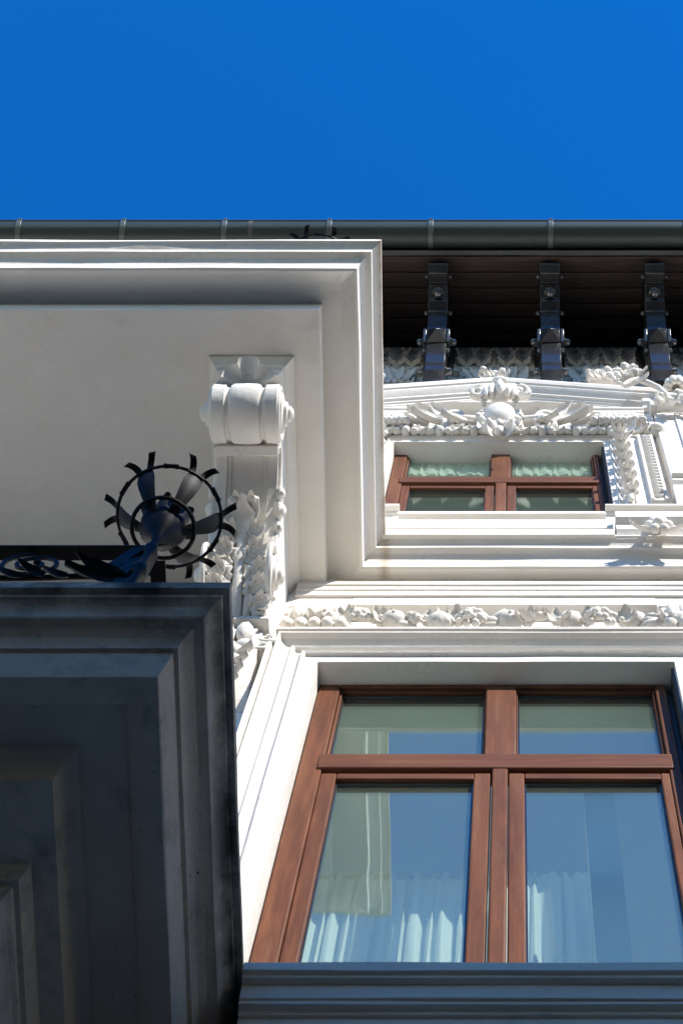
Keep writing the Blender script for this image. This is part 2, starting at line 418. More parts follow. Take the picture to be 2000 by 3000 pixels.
window(1.755, 3.245, loz0+.02, loz1-.002, PL, dict(s, mul=(2.44, 2.56), cmul=(2.47, 2.53)))  # unseen second window out of view, added to bring sunlight into the room
PUx = lambda u, v: wx(u, v, PU)
s = dict(stile=.072, rstile=.03, head=.045, tr=(wz(1412, PU+.008), wz(1396, PU+.008)),
         mul=(PUx(1438, 1338), PUx(1494, 1338)), cmul=(PUx(1450, 1415), PUx(1482, 1415)),
         cs=(.045, .05, .05, .03, .05), us=(.012, .004, .02))
window(ux0, ux1, uoz0+.02, uz1, PU, s, glass=GLASS_GREEN)

# --- rooms behind the windows
def room(x0, x1, z0, z1, d):
    b = MB(); y0 = .5
    b.box(x0-.1, x0, y0, d, z0, z1); b.box(x1, x1+.1, y0, d, z0, z1)
    b.box(x0-.1, x1+.1, y0, d+.1, z0-.1, z0); b.box(x0-.1, x1+.1, y0, d+.1, z1, z1+.1)
    # rear wall with an unseen wide gap, added to let sky light in
    zo = z0+.6; zt = z1-.15
    b.box(x0-.1, x1+.1, d, d+.1, z0, zo); b.box(x0-.1, x1+.1, d, d+.1, zt, z1)
    b.box(x0-.1, x0+.4, d, d+.1, zo, zt); b.box(x1-.4, x1+.1, d, d+.1, zo, zt)
    b.build('room', ROOM, house)
room(-2.2, 3.6, 7.3, lz1+.12, 2.6)
room(-2.0, 1.8, 12.6, uoz1+.1, 3.2)
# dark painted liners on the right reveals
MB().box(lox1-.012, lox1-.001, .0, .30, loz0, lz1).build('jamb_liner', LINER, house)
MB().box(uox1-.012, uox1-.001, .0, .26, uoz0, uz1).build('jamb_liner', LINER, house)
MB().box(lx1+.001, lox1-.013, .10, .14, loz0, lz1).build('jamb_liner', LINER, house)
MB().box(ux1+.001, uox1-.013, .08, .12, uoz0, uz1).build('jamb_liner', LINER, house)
# plaster pier standing beside the curtain inside the room
MB().box(wx(1745, 2800, -.53), wx(1852, 2825, -.53), .53, .62, 7.32, lz1+.11).build('room_pier', PANELW, house)
MB().box(.505, 1.3, 1.9, 2.0, 7.32, loz1+.1).build('room_dim_backing', DARKR, house)  # added grey sheet, its dark colour stands for the unlit depth of the room

def curtain(x0, x1, y, z0, z1, folds, seed, m=CURT, name='curtain', amp=.03, label='', ruffle=.03):
    rnd = random.Random(seed); n = int((x1-x0)*170); rows = 26
    ph = []; a = 0
    for i in range(n+1):
        a += 2*math.pi*folds/n*(0.55+rnd.random()*.9); ph.append(a)
    g = []
    for k in range(rows+1):
        t = k/rows; z = z1-(z1-z0)*t
        row = []
        for i in range(n+1):
            x = x0+(x1-x0)*i/n
            A = amp*(.35+.65*min(1, t*6))
            top = ruffle*max(0, 1-t*20)*(.5+.5*math.sin(ph[i]*1.9))
            row.append(Vector((x+.012*math.sin(ph[i]*.5+t*3+seed), y+A*math.sin(ph[i]+.5*math.sin(t*2.5+i*.02))+.3*A*math.sin(2.3*ph[i]+t), z+top)))
        g.append(row)
    b = MB(); b.loft(g, closed=False)
    o = b.build(name, m, sharp=180); o['label'] = label; o['category'] = 'curtain'
    return o
cz = wz(2565, -.82)
curtain(-1.05, -.13, .82, 7.5, cz, 17, 3, label='sheer white gathered curtain hanging behind the left casement of the large lower window')
curtain(-.12, .34, .72, 7.5, wz(2565, -.72), 8, 5, label='sheer white gathered curtain hanging behind the right casement of the large lower window')
rod = MB(); rod.tube([(-1.2, .82, cz-.02), (.34, .82, cz-.02)], .009); rod.build('curtain_rod', PANELW, house)
lz = wz(1391, -.11)
curtain(-.64, -.15, .11, lz, lz+.45, 9, 8, LACE, amp=.007, ruffle=.0, label='short lace valance in the upper left light of the small window under the eaves')
curtain(-.03, .46, .11, lz, lz+.45, 9, 11, LACE, amp=.007, ruffle=.0, label='short lace valance in the upper right light of the small window under the eaves')

# ================================================================== upper balcony and cornice
ZB = 11.87
def cornice(prof, path, name, m, zt, parent=house, jit=.0038):
    b = MB(); b.sweep(prof, path, UP, jit=jit, step=.11); return b.build(name, m, parent, sharp=22)
uX, uP = L(1115, 706, 12.20)
_, uPc = L(1131, 1570, 12.20)
prof = [(.35, 12.30), (.0, 12.245), (0, 12.20), (.010, 12.197), (.024, 12.186), (.036, 12.172), (.038, 12.166), (.040, 12.135), (.050, 12.133), (.068, 12.126), (.082, 12.11), (.090, 12.09), (.092, 12.083), (.094, 12.0), (.106, 11.996), (.118, 12.004), (.14, 12.018), (.18, 12.03), (.23, 12.036), (.262, 12.036), (.264, 11.90), (.266, ZB)]
path = [(-9, -uP, 0), (uX, -uP, 0), (uX, -uPc, 0), (9, -uPc, 0)]
balc = MB()
balc.box(-9, uX-.26, -uP+.262, 0.0, ZB, 12.3)
balc = balc.build('balcony', STUCCO, house, label='upper white balcony slab, its smooth underside in shade')
cornice(prof, path, 'balcony_moulding', EDGED, 0, balc)
MB().box(-9, uX-.3, -uP+.3, -.1, 12.3, 12.36).build('balcony_floor', STUCCO, balc)
# bed mould under the cornice, lit lines
z1, z2 = wz(1722, 0), wz(1752, 0)
b = MB(); b.sweep([(0, z2-.0), (-.014, z2), (-.014, z2+.02), (-.02, z2+.045), (-.026, z2+.05), (-.026, z2+.1), (-.034, z2+.105), (-.034, z1-.01), (0, z1)], [(-1.0, 0, 0), (9, 0, 0)], UP, closed_prof=True, jit=.002)
b.build('bed_moulding', STUCCO, house, sharp=20)

# ================================================================== lower balcony and cornice (weathered)
gX, gP = L(672, 1722, 7.48)
_, gPc = L(1510, 2843, 7.48)
gprof = [(.4, 7.60), (0, 7.53), (0, 7.482), (.018, 7.48), (.020, 7.462), (.03, 7.458), (.042, 7.445), (.052, 7.425), (.055, 7.405), (.060, 7.40), (.085, 7.392), (.105, 7.375), (.116, 7.35), (.118, 7.33), (.130, 7.326), (.134, 7.30), (.150, 7.20), (.153, 7.195), (.175, 7.198), (.21, 7.21), (.24, 7.235), (.245, 7.25)]
lowb = MB(); lowb.box(-9, gX-.24, -gP+.24, 0, 7.25, 7.58)
lowb = lowb.build('balcony', DIRTY, house, label='lower balcony slab with dark weathered underside')
cornice(gprof, [(-9, -gP, 0), (gX, -gP, 0), (gX, 0, 0)], 'balcony_moulding', DIRTY, 0, lowb, jit=.005)
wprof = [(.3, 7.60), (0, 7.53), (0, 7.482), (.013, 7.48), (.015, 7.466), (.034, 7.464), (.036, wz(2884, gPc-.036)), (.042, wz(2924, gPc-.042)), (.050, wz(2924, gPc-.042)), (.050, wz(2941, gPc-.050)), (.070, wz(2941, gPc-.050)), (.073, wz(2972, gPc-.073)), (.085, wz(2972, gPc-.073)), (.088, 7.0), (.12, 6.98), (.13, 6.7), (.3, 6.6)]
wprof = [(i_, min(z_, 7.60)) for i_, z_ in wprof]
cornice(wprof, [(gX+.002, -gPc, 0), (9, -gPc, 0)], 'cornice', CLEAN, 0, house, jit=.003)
MB().box(-9, gX-.3, -gP+.3, -.1, 7.58, 7.64).build('balcony_floor', DIRTY, lowb)
b = MB(); b.sweep([(.0, 6.7), (0, 7.0), (-.02, 7.02), (-.04, 7.06), (-.05, 7.10), (-.05, 7.17), (-.075, 7.175), (-.075, 7.23)], [(gX-.16, 0, 0), (9, 0, 0)], UP, jit=.003)
b.build('bed_moulding', DIRTY, house, sharp=20)
# stepped corbel under the lower balcony
x1, p1 = L(235, 2185, 7.245)
b = MB(); b.sweep([(0, 7.25), (.005, 7.235), (.022, 7.22), (.04, 7.19), (.05, 7.15), (.052, 7.13), (.3, 7.13)], [(-3, -p1, 0), (x1, -p1, 0), (x1, 0, 0)], UP, jit=.003)
x2, p2 = L(92, 2530, 7.13)
b.sweep([(0, 7.13), (.004, 7.11), (.018, 7.085), (.02, 7.07), (.034, 7.068), (.036, 7.05), (.05, 7.04), (.075, 6.98), (.08, 6.93), (.5, 6.93)], [(-3, -p2, 0), (x2, -p2, 0), (x2, 0, 0)], UP, jit=.003)
b.build('corbel_block', DIRTY, lowb, sharp=22)

# ================================================================== console under the upper balcony
def console():
    cx = -1.168; hw = .133
    root = None
    # moulded plate on the soffit
    px0, pp = L(612, 1043, ZB); px1, _ = L(862, 1043, ZB)
    b = MB()
    pr = [(0, ZB), (0, ZB-.015), (.012, ZB-.03), (.03, ZB-.06), (.032, ZB-.075), (.045, ZB-.08), (.047, ZB-.11), (.058, ZB-.115), (.06, ZB-.14), (.12, ZB-.14)]
    b.sweep(pr, [(px0, 0, 0), (px0, -pp, 0), (px1, -pp, 0), (px1, 0, 0)], (0, 0, 1), jit=.0015) if False else None
    path = [(px0, 0, 0), (px0, -pp, 0), (px1, -pp, 0), (px1, 0, 0)]
    b.sweep([(a, z) for a, z in pr], path, UP, jit=.0015)
    b.box(px0+.06, px1-.06, -pp+.06, 0, ZB-.139, ZB-.02)
    plate = b.build('console_plate', STUCCO, balc, sharp=22)
    zt = ZB-.13
    # body outline
    cz_, r = 11.50, .128
    cp = L(1500, 1213, cz_)[1]
    low = [(L(1500, v, z)[1], z) for v, z in ((1312, 11.46), (1330, 11.475), (1365, 11.465), (1410, 11.43), (1455, 11.38), (1505, 11.32), (1555, 11.25), (1605, 11.17), (1650, 11.10), (1695, 11.03), (1735, 10.97), (1770, 10.925), (1800, 10.89))]+[(.06, 10.87), (0, 10.87)]
    outl = [(0, zt), (cp-.03, zt), (cp-.03, cz_)]+low
    b = MB()
    for xa, xb in ((cx-hw, cx-hw+.045), (cx+hw-.045, cx+hw)): b.prismx(outl, xa, xb)
    def inset(k): return [(0, zt), (cp-.03, zt), (cp-.03, cz_)]+[(max(0, p-.5*k), z+k) for p, z in low[:-1]]+[(0, 10.87+k)]
    b.prismx(inset(.010), cx-hw+.045, cx-hw+.062); b.prismx(inset(.010), cx+hw-.062, cx+hw-.045)
    b.prismx(inset(.020), cx-hw+.062, cx+hw-.062)
    con = b.build('console', RELIEF, house, sharp=30, bevel=.003)
    # cross bar below the volute
    MB().box(cx-hw-.004, cx+hw+.004, -low[0][0]-.012, -low[0][0]+.035, low[0][1]-.012, low[0][1]+.035).build('fillet_bar', RELIEF, con, bevel=.006)
    # volute drum: raised middle, two flanking bands
    b = MB()
    hv = .143
    b.lathe([(0, -hv), (r, -hv), (r+.002, -hv+.003), (r, -hv+.055), (r-.012, -hv+.06), (r-.014, -hv+.075), (r-.002, -hv+.08), (r+.004, -.05), (r+.006, 0), (r+.004, .05), (r-.002, hv-.08), (r-.014, hv-.075), (r-.012, hv-.06), (r, hv-.055), (r+.002, hv-.003), (r, hv), (0, hv)], (cx, -cp, cz_), 'x', 40)
    b.build('volute', RELIEF, con, sharp=25)
    for sgn in (-1, 1):
        b = MB(); x = cx+sgn*hv
        b.lathe([(.0, .062), (.018, .060), (.032, .05), (.036, .038), (.052, .034), (.056, .02), (.085, .016), (.088, .0), (0, 0)] if sgn > 0 else [(.0, -.062), (.018, -.060), (.032, -.05), (.036, -.038), (.052, -.034), (.056, -.02), (.085, -.016), (.088, .0), (0, 0)], (x, -cp, cz_), 'x', 24)
        b.tube([Vector((x, -cp+math.cos(a)*.112, cz_+math.sin(a)*.112)) for a in [i*math.pi*2/30 for i in range(31)]], .011)
        b.build('volute_eye', RELIEF, con, sharp=30)
        # lower scroll
        b = MB(); lz_ = 11.06; lc = (cx+sgn*hw, -L(1500, 1688, lz_)[1], lz_)
        b.lathe([(.0, sgn*.060), (.022, sgn*.056), (.036, sgn*.046), (.04, sgn*.03), (.06, sgn*.026), (.066, sgn*.012), (.09, sgn*.008), (.092, 0), (0, 0)], lc, 'x', 24)
        b.tube(spiral((lc[0]+sgn*.006, lc[1], lc[2]), .10, .16, 0, .8*1, 24, (0, 1, 0), (0, 0, 1)), .012)
        b.build('volute_eye', RELIEF, con, sharp=30)
        # side scroll line and curled leaves running along the flank
        b = MB()
        b.tube([(cx+sgn*(hw+.004), -p, z+.03) for p, z in low[:10]], .013)
        for k, (p, z) in enumerate(low[4:7]):
            big = (k == 1)
            b.ball((cx+sgn*(hw+.014), -p-.006, z+.03), (.028, .034, .042) if big else (.02, .026, .03), 12, 8, lump=.35, seed=k+sgn)
            b.tube(spiral((cx+sgn*(hw+.008), -p+.01, z+.04), .05 if big else .035, .016, R(200), .6, 12, (0, 1, 0), (0, 0, 1)), .013)
        b.build('flank_scroll', RELIEF, con, sharp=50)
    # shell
    b = MB(); sc = Vector((cx+.003, -cp-.082, cz_+.055))
    A = Vector((1, 0, 0)); D = Vector((0, -.90, .43)); N = A.cross(D).normalized()
    if N.z > 0: N = -N
    g0, g1 = [], []
    for i in range(61):
        a = R(-100+200*i/60); d = A*math.sin(a)+D*math.cos(a); ph = (i/60*5) % 1.0
        fl = abs(math.sin(math.pi*i/60*5)); row0 = []; row1 = []
        for j in range(9):
            t = j/8; rad = (.022+.112*t)*(1+.10*fl*t)*(1.12 if abs(a) < .3 else 1)
            hgt = .036*t*t+(-.022*fl)*t+.012*math.sin(math.pi*t)
            row0.append(sc+d*rad+N*hgt); row1.append(sc+d*(rad-.002)+N*(hgt-.016))
        g0.append(row0); g1.append(row1[::-1])
    b.loft([p+q for p, q in zip(g0, g1)])
    for k in range(5):
        a = R(-100+200*(k+.5)/5); d = A*math.sin(a)+D*math.cos(a)
        b.tube([sc+d*.03-N*.004, sc+d*.075-N*.002], [.013, .019])
    b.ball(sc+Vector((0, -.012, -.012)), (.030, .026, .028))
    b.build('shell', RELIEF, con, sharp=40)
    b = MB()
    for sgn in (-1, 1):
        b.tube(spiral(sc+Vector((sgn*.055, -.005, .0)), .045, .010, R(-90), sgn*-1.2, 22, (1, 0, 0), (0, -.8, .6)), [.011]*12+[.010]*11)
        b.leaf(sc+Vector((sgn*.02, .0, -.02)), (sgn, .15, -.05), (0, -.8, -.5), .13, .055, 1.0*.6, bend=.0)
        b.ball(sc+Vector((sgn*.135, .01, -.01)), (.02, .018, .018))
    b.build('shell_scrolls', RELIEF, con, sharp=50)
    # acanthus leaf climbing the lower half
    def cur(t):                                     # 0 at wall end, 1 top
        q = low[::-1][2:11]; f = t*(len(q)-1); i = min(int(f), len(q)-2); f -= i
        return Vector((cx, -(q[i][0]*(1-f)+q[i+1][0]*f), q[i][1]*(1-f)+q[i+1][1]*f))
    def frame(t):
        T_ = (cur(min(1, t+.05))-cur(max(0, t-.05))).normalized(); N_ = T_.cross(Vector((1, 0, 0))).normalized()
        if N_.z > 0: N_ = -N_
        return T_, N_
    b = MB()
    for off, rr, te in ((0, .027, .92), (-.045, .018, .5), (.045, .018, .5), (-.085, .020, .3), (.085, .020, .3), (-.122, .016, .2), (.122, .016, .2)):
        pts = []
        for i in range(15):
            t = i/14*te; T_, N_ = frame(t); pts.append(cur(t)+N_*.010+Vector((off*(1+.1*t), 0, 0))-(T_*.03 if i == 0 else T_*0))
        b.tube(pts, [rr*(1-.35*i/14) for i in range(15)], n=8)
    b.build('leaf_stem', RELIEF, con, sharp=60)
    for (t, sp, ln, wd, xo) in ((.02, 1.0, .11, .10, .06), (.16, .85, .13, .11, .045), (.32, .8, .13, .11, .045), (.48, .65, .13, .10, .03), (.64, .55, .12, .09, .025), (.78, .4, .09, .07, .015)):
        for sgn in (-1, 1):
            T_, N_ = frame(t); base = cur(t)+Vector((sgn*xo, 0, 0))+N_*.010
            d = T_*math.cos(sp)+Vector((sgn*math.sin(sp), 0, 0))
            b = MB()
            b.leaf(base, d, N_, ln, wd, curl=.45, cup=.18, th=.012, nu=16, nv=10, bend=-.18*sgn, lobes=3, vein=.07)
            for q in (-1, 0, 1):
                a = sp+q*.55; dd = T_*math.cos(a)+Vector((sgn*math.sin(a), 0, 0))
                b.leaf(base+d*ln*.30+N_*.014, dd, N_, ln*.66, wd*.46, curl=1.0, cup=.28, th=.009, nu=10, nv=8, vein=.08)
            b.build('acanthus_lobe', RELIEF, con, sharp=50)
    b = MB(); T_, N_ = frame(.92)
    b.leaf(cur(.72)+N_*.02, T_, N_, .17, .085, curl=.75, cup=.22, th=.013, lobes=2, nu=12)
    for dx_ in (-.02, .02): b.leaf(cur(.84)+N_*.04+Vector((dx_, 0, 0)), T_+Vector((dx_*10, 0, 0)), N_, .10, .05, curl=1.0, cup=.3, th=.010, nv=8)
    for sgn in (-1, 1):
        b.leaf(cur(.78)+N_*.02+Vector((sgn*.02, 0, 0)), T_+Vector((sgn*.5, 0, 0)), N_, .12, .05, curl=.9, cup=.25, th=.011)
        b.ball(cur(.86)+T_*.04+N_*.06+Vector((sgn*.045, 0, 0)), (.022, .024, .022), lump=.3, seed=sgn+3)
    b.build('acanthus_tip', RELIEF, con, sharp=60)
    # base board under the console
    MB().box(cx-hw-.012, cx+hw+.012, -.175, 0, 10.83, 10.868).build('base_board', RELIEF, con, bevel=.005)
    # carved drop below, its tip hidden by the lower balcony
    pend = MB().prismx([(0, 10.829), (.12, 10.829), (.115, 10.60), (.085, 10.42), (.05, 10.25), (0, 10.15)], cx-.11, cx+.12)
    pend = pend.build('carved_drop', RELIEF, house, sharp=30, bevel=.004)
    b = MB()
    for dx, hh in ((-.10, .085), (-.025, .09), (.055, .085)):
        b.ball((cx+dx, -.135, 10.745), (.040, .045, hh), lump=.10, seed=dx*50)
        b.tube([(cx+dx+.04, -.13, 10.81), (cx+dx+.04, -.15, 10.74), (cx+dx+.035, -.13, 10.67)], .007)
    for dx, dz in ((-.08, -.14), (0, -.15), (.07, -.14)):
        b.ball((cx+dx, -.125, 10.75+dz), (.042, .03, .04), lump=.2, seed=dx*30)
    b.build('gadroon_leaf', RELIEF, pend, sharp=60)
    b = MB()
    for k in range(6):
        z = 10.55-.075*k; wv = .11-.014*k
        b.ball((cx+wv*.35, -.115+.012*k, z), (.032, .034, .032), lump=.4, seed=k)
        for sgn in (-1, 1):
            b.leaf((cx+sgn*.02, -.10+.012*k, z), (sgn*.9, -.25, -.3), (0, -1, .1), wv*1.1, .065, curl=.6, cup=.25, th=.010, lobes=2)
            b.ball((cx+sgn*wv*.62, -.12+.012*k, z-.02), (.022, .024, .022), lump=.4, seed=k+sgn)
    b.build('fruit_drop', RELIEF, pend, sharp=60)
    b = MB()
    for dz, x_ in ((0, .140), (-.1, .125)):
        b.tube(spiral((cx+x_, -.11, 10.74+dz), .040, .012, R(90), -1.1, 18, (1, 0, 0), (0, 0, 1)), .013)
        b.box(cx+x_-.03, cx+x_+.02, -.10, 0, 10.70+dz, 10.79+dz)
    b.build('drop_scroll', RELIEF, pend, sharp=60)
console()

# ================================================================== fruit garland over the lower window
def garland():
    gl = MB(); x0, x1 = bx1-.14, rbx0+.1
    # vine the fruits sit on
    pts = [Vector((x0+(x1-x0)*i/50, -.01+.01*math.sin(i*.8), 11.02+.012*math.sin(i*1.3))) for i in range(51)]
    gl.tube(pts, .035)
    g = gl.build('fruit_garland', RELIEF, house, sharp=60)
    rnd = random.Random(12); x = x0+.02; i = 0
    kinds = ['leaf', 'apple', 'leaf', 'grape', 'leaf', 'apple', 'pod', 'leaf', 'melon', 'leaf', 'grape', 'pod', 'apple', 'leaf', 'rose']
    def zfor(v, p): return wz(v, p)
    while x < x1-.02:
        k = kinds[i % len(kinds)]; i += 1
        p = .045+rnd.random()*.02; v0 = 1822; z = zfor(v0, p)
        b = MB(); nm = 'fruit'
        if k == 'apple':
            s_ = .047+rnd.random()*.010
            b.ball((x, -p, z), (s_*1.05, s_*.95, s_), 14, 10, lump=.12, seed=i); b.ball((x, -p-s_*.9, z-.01), .008)
            x += s_*1.35
        elif k == 'melon':
            s_ = .058; rings = []
            for a in range(13):
                th = math.pi*(a+.01)/12.02
                rings.append([Vector((x, -p, z))+Vector((s_*math.sin(th)*math.cos(q*math.pi/12)*(1+.09*math.cos(q*math.pi/1.5)), -s_*math.cos(th)*.8, s_*math.sin(th)*math.sin(q*math.pi/12)*(1+.09*math.cos(q*math.pi/1.5)))) for q in range(24)])
            b.loft(rings); x += .075
        elif k == 'grape':
            nm = 'grape_bunch'
            for q in range(24):
                a = rnd.random()*math.pi*2; rr = rnd.random()**.5
                b.ball((x+.072*rr*math.cos(a), -p-.01-.035*(1-rr*rr), z+.07*rr*math.sin(a)+.01), .020, 8, 6)
            x += .10
        elif k == 'pod':
            for q in range(3):
                rot = Matrix.Rotation(R(rnd.uniform(-35, 35)), 3, 'Y') @ Matrix.Rotation(R(rnd.uniform(-40, 40)), 3, 'Z')
                b.ball((x+.02*(q-1), -p-.012*q+.01, z+.022*(q-1)), (.052, .022, .022), rot=rot, lump=.2, seed=i+q)
            nm = 'seed_pod'; x += .07
        elif k == 'rose':
            for q in range(6):
                a = q*math.pi/3; b.leaf((x+.01*math.cos(a), -p-.01, z+.01*math.sin(a)), (math.cos(a), -.35, math.sin(a)), (0, -1, 0), .05, .045, curl=.9)
            b.ball((x, -p-.03, z), .018); nm = 'rosette'; x += .075
        else:
            nm = 'leaf'
            for q in range(4):
                a = rnd.uniform(0, 2*math.pi); b.leaf((x-.02*math.cos(a), -p+.012, z-.02*math.sin(a)), (math.cos(a), -.25, math.sin(a)), (0, -1, .0), .10, .065, curl=rnd.uniform(.4, 1.1), cup=.22, th=.007, lobes=2, nv=8)
            b.ball((x+rnd.uniform(-.02, .02), -p-.015, z+rnd.uniform(-.02, .02)), .014)
            x += .055
        b.build(nm, RELIEF, g, sharp=60)
    # small low row in front
    b = MB(); x = x0
    while x < x1:
        b.ball((x, -.085, 10.925+rnd.random()*.012), (.024+rnd.random()*.008, .02, .02), lump=.3, seed=x*9); x += rnd.uniform(.035, .075)
    b.build('buds', RELIEF, g, sharp=60)
    # carved end blocks
    for xa, xb in ((wx(842, 1790, .05), bx1), (rbx0+.01, rbx0+.25)):
        c = MB(); zb, zt = wz(1818, .03), wz(1774, .03)
        c.box(xa, xb, -.03, .01, zb, zt); c.box(xa-.006, xb+.006, -.036, 0, zt-.03, zt); c.box(xa-.004, xb+.004, -.034, 0, zb, zb+.02)
        c = c.build('carved_block', RELIEF, house, bevel=.004)
        d = MB(); n = 4; wv = (xb-xa-.03)/n
        for q in range(n):
            xc = xa+.015+wv*(q+.5)
            d.ball((xc, -.035, (zb+zt)/2), (wv*.46, .03, (zt-zb)*.36), 12, 8, lump=.1, seed=q)
            d.tube([(xc+wv/2, -.035, zb+.03), (xc+wv/2, -.05, (zb+zt)/2), (xc+wv/2, -.035, zt-.04)], .009)
        d.build('gadroons', RELIEF, c, sharp=50)
        d = MB(); x = xa+.02
        while x < xb:
            d.ball((x, -.07, wz(1834, .06)), (.03, .03, .035), lump=.35, seed=x*13)
            d.leaf((x+.03, -.05, wz(1838, .05)), (rnd.uniform(-1, 1), -.3, .5), (0, -1, 0), .06, .04, curl=.8); x += .058
        d.build('berry_row', RELIEF, c, sharp=60)
garland()

# ================================================================== upper window surround, sill course, pediment
def upper():
    # inner architrave
    pr = [(0, -.07), (0, .028), (.03, .03), (.034, .042), (.045, .03), (.055, .028), (.062, .045), (.07, .05), (.11, .05), (.115, .062), (.20, .064), (.205, 0)]
    b = MB(); b.sweep(pr, [(uox0, 0, 13.1), (uox0, 0, uoz1), (uox1, 0, uoz1), (uox1, 0, 13.1)], OUT, jit=.002, step=.25)
    sur = b.build('window_surround', STUCCO, house, sharp=22)
    # bound leaf torus across the head and down the right and left jambs
    q = .085
    b = MB(); x = uox0-q; z = uoz1+.088; k = 0
    while x < uox1+q:
        big = (k % 4 == 3)
        if big:
            b.lathe([(0, -.022), (.026, -.022), (.034, -.012), (.036, 0), (.034, .012), (.026, .022), (0, .022)], (x, -.07, z), 'x', 12)
        else:
            b.leaf((x-.04, -.065, z+.01*(-1)**k), (1, -.25, .12*(-1)**k), (0, -1, 0), .085, .05, curl=.35, cup=.15, th=.012)
            b.ball((x, -.072, z), (.032, .024, .022), lump=.35, seed=k)
        x += .05; k += 1
    b.build('leaf_torus', RELIEF, sur, sharp=60)
    for sg, xx in ((1, uox1+.088), (-1, uox0-.088)):
        zz = uoz1+.0
        while zz > 13.3:
            b = MB()
            b.ball((xx, -.085, zz), (.034, .034, .05), 12, 8, lump=.3, seed=zz*7)
            b.ball((xx, -.07, zz-.10), (.020, .022, .05), lump=.2, seed=zz*3)
            for a, ln in ((-78, .055), (-42, .075), (0, .08), (42, .075), (78, .055)):
                b.leaf((xx+.012*math.sin(R(a)), -.09, zz-.01), (math.sin(R(a)), -.35, -math.cos(R(a))*1.1), (0, -1, -.1), ln, .034, curl=.9, cup=.25, th=.009)
            for sgn in (-1, 1): b.ball((xx+sgn*.036, -.075, zz+.03), (.016, .018, .026), lump=.3, seed=zz+sgn)
            b.build('leaf_cluster', RELIEF, sur, sharp=60)
            zz -= .235
    # outer fluted strip on the right, its scrolled cap
    xa, za = W(1864, 1290, .06); xb, _ = W(1908, 1290, .06)
    b = MB(); b.box(xa, xb, -.085, 0, 13.2, za+.05)
    st = b.build('reeded_strip', STUCCO, house, bevel=.006)
    b = MB(); b.box(xa+.0, xa+.015, -.095, -.085, 13.2, za); b.box(xb-.015, xb, -.095, -.085, 13.2, za)
    zz = 13.25
    while zz < za-.05:
        b.tube([(xa+.018, -.086, zz+.03), ((xa+xb)/2, -.094, zz), (xb-.018, -.086, zz+.03)], .012, n=6); zz += .07
    b.build('reeds', RELIEF, st, sharp=60)
    b = MB(); b.tube(spiral((xb+.03, -.10, za+.08), .055, .015, R(200), -1.2, 20, (1, 0, 0), (0, -.5, .86)), .02)
    b.ball((xb+.03, -.12, za+.08), (.04, .03, .03)); b.leaf((xa-.06, -.07, za+.12), (.5, -.2, .8), (0, -1, 0), .14, .07, .7); b.leaf((xa-.02, -.07, za+.10), (.8, -.2, -.2), (0, -1, 0), .13, .06, .7)
    b.leaf((xa, -.07, za+.16), (.2, -.2, 1), (0, -1, 0), .12, .07, .7)
    b.build('scroll_cap', RELIEF, st, sharp=60)
    # plain pilaster at the right edge with a raised panel
    x0 = wx(1913, 1215, .10); zt = wz(1208, .10)
    b = MB(); b.box(x0, x0+.62, -.10, 0, 12.6, zt); pil = b.build('pilaster', STUCCO, house, bevel=.006)
    b = MB()
    xi = x0+.12
    for (a, c, p) in ((0, .03, .115), (.035, .05, .108)):
        b.box(xi+a, xi+c, -p, -.10, 12.9, zt-.08-a); b.box(xi+c, x0+.62-.12-c, -p, -.10, zt-.08-c, zt-.08-a); b.box(x0+.5-c, x0+.5-a, -p, -.10, 12.9, zt-.08-a)
    b.build('raised_panel', STUCCO, pil, bevel=.003)
    b = MB(); b.sweep([(0, 0), (-.03, .0), (-.035, .03), (-.06, .05), (-.065, .10), (-.09, .12), (-.09, .16), (0, .16)], [(x0-.06, -.10, zt), (x0+.7, -.10, zt)], UP, closed_prof=True)
    b.build('pilaster_cap', STUCCO, pil, sharp=22)
    xl, zl = W(1965, 1395, .16)
    b = MB(); b.sweep([(0, -.5), (-.02, -.5), (-.02, -.16), (-.03, -.12), (-.05, -.10), (-.05, -.06), (-.075, -.05), (-.075, 0), (0, 0)], [(xl, -.115, zl), (xl+.8, -.115, zl)], UP, closed_prof=True)
    b.build('ledge', STUCCO, pil, sharp=22)

    # sill course: higher at the sides, dropping under the window
    zs = wz(1478, .16)
    b = MB()
    def course(x0_, x1_, v, p, h):
        z = wz(v, p); h = z-12.31
        pr_ = [(0, z-h), (-(p-.05), z-h), (-(p-.05), z-.05), (-(p-.035), z-.045), (-(p-.03), z-.03), (-p, z-.028), (-p, z), (0, z)]
        b.sweep(pr_, [(x0_, 0, 0), (x1_, 0, 0)], UP, closed_prof=True, jit=.002)
    xw0, xw1 = wx(1165, 1500, .16), wx(1775, 1500, .16)
    course(-3, xw0, 1476, .16, .9); course(xw0+.002, xw1-.002, 1500, .158, .75); course(xw1, 4, 1476, .16, .9)
    b.build('sill_course', STUCCO, house, sharp=22)
    # front lines below the sill
    b = MB()
    for v, p, h in ((1522, .150, .10), (1536, .16, .07), (1550, .17, .10)):
        z = wz(v, p); b.sweep([(0, z-h), (-p, z-h), (-p+.0, z), (-p+.02, z+.02), (0, z+.02)], [(-3, 0, 0), (wx(1795, 1540, p), 0, 0)], UP, closed_prof=True, jit=.002)
    b.build('string_course', STUCCO, house, sharp=22)
    # pedestal on the right with a flowered panel
    xa, za = W(1800, 1498, .22)
    b = MB(); pr_ = [(0, 12.32), (-.15, 12.32), (-.15, za-.25), (-.165, za-.22), (-.185, za-.2), (-.185, za-.12), (-.22, za-.10), (-.22, za), (0, za)]
    path_ = [(xa, .0, 0), (xa, -.0001, 0), (xa+2, -.0001, 0)]
    b.sweep(pr_, [(xa, 0, 0), (4, 0, 0)], UP, closed_prof=True, jit=.002)
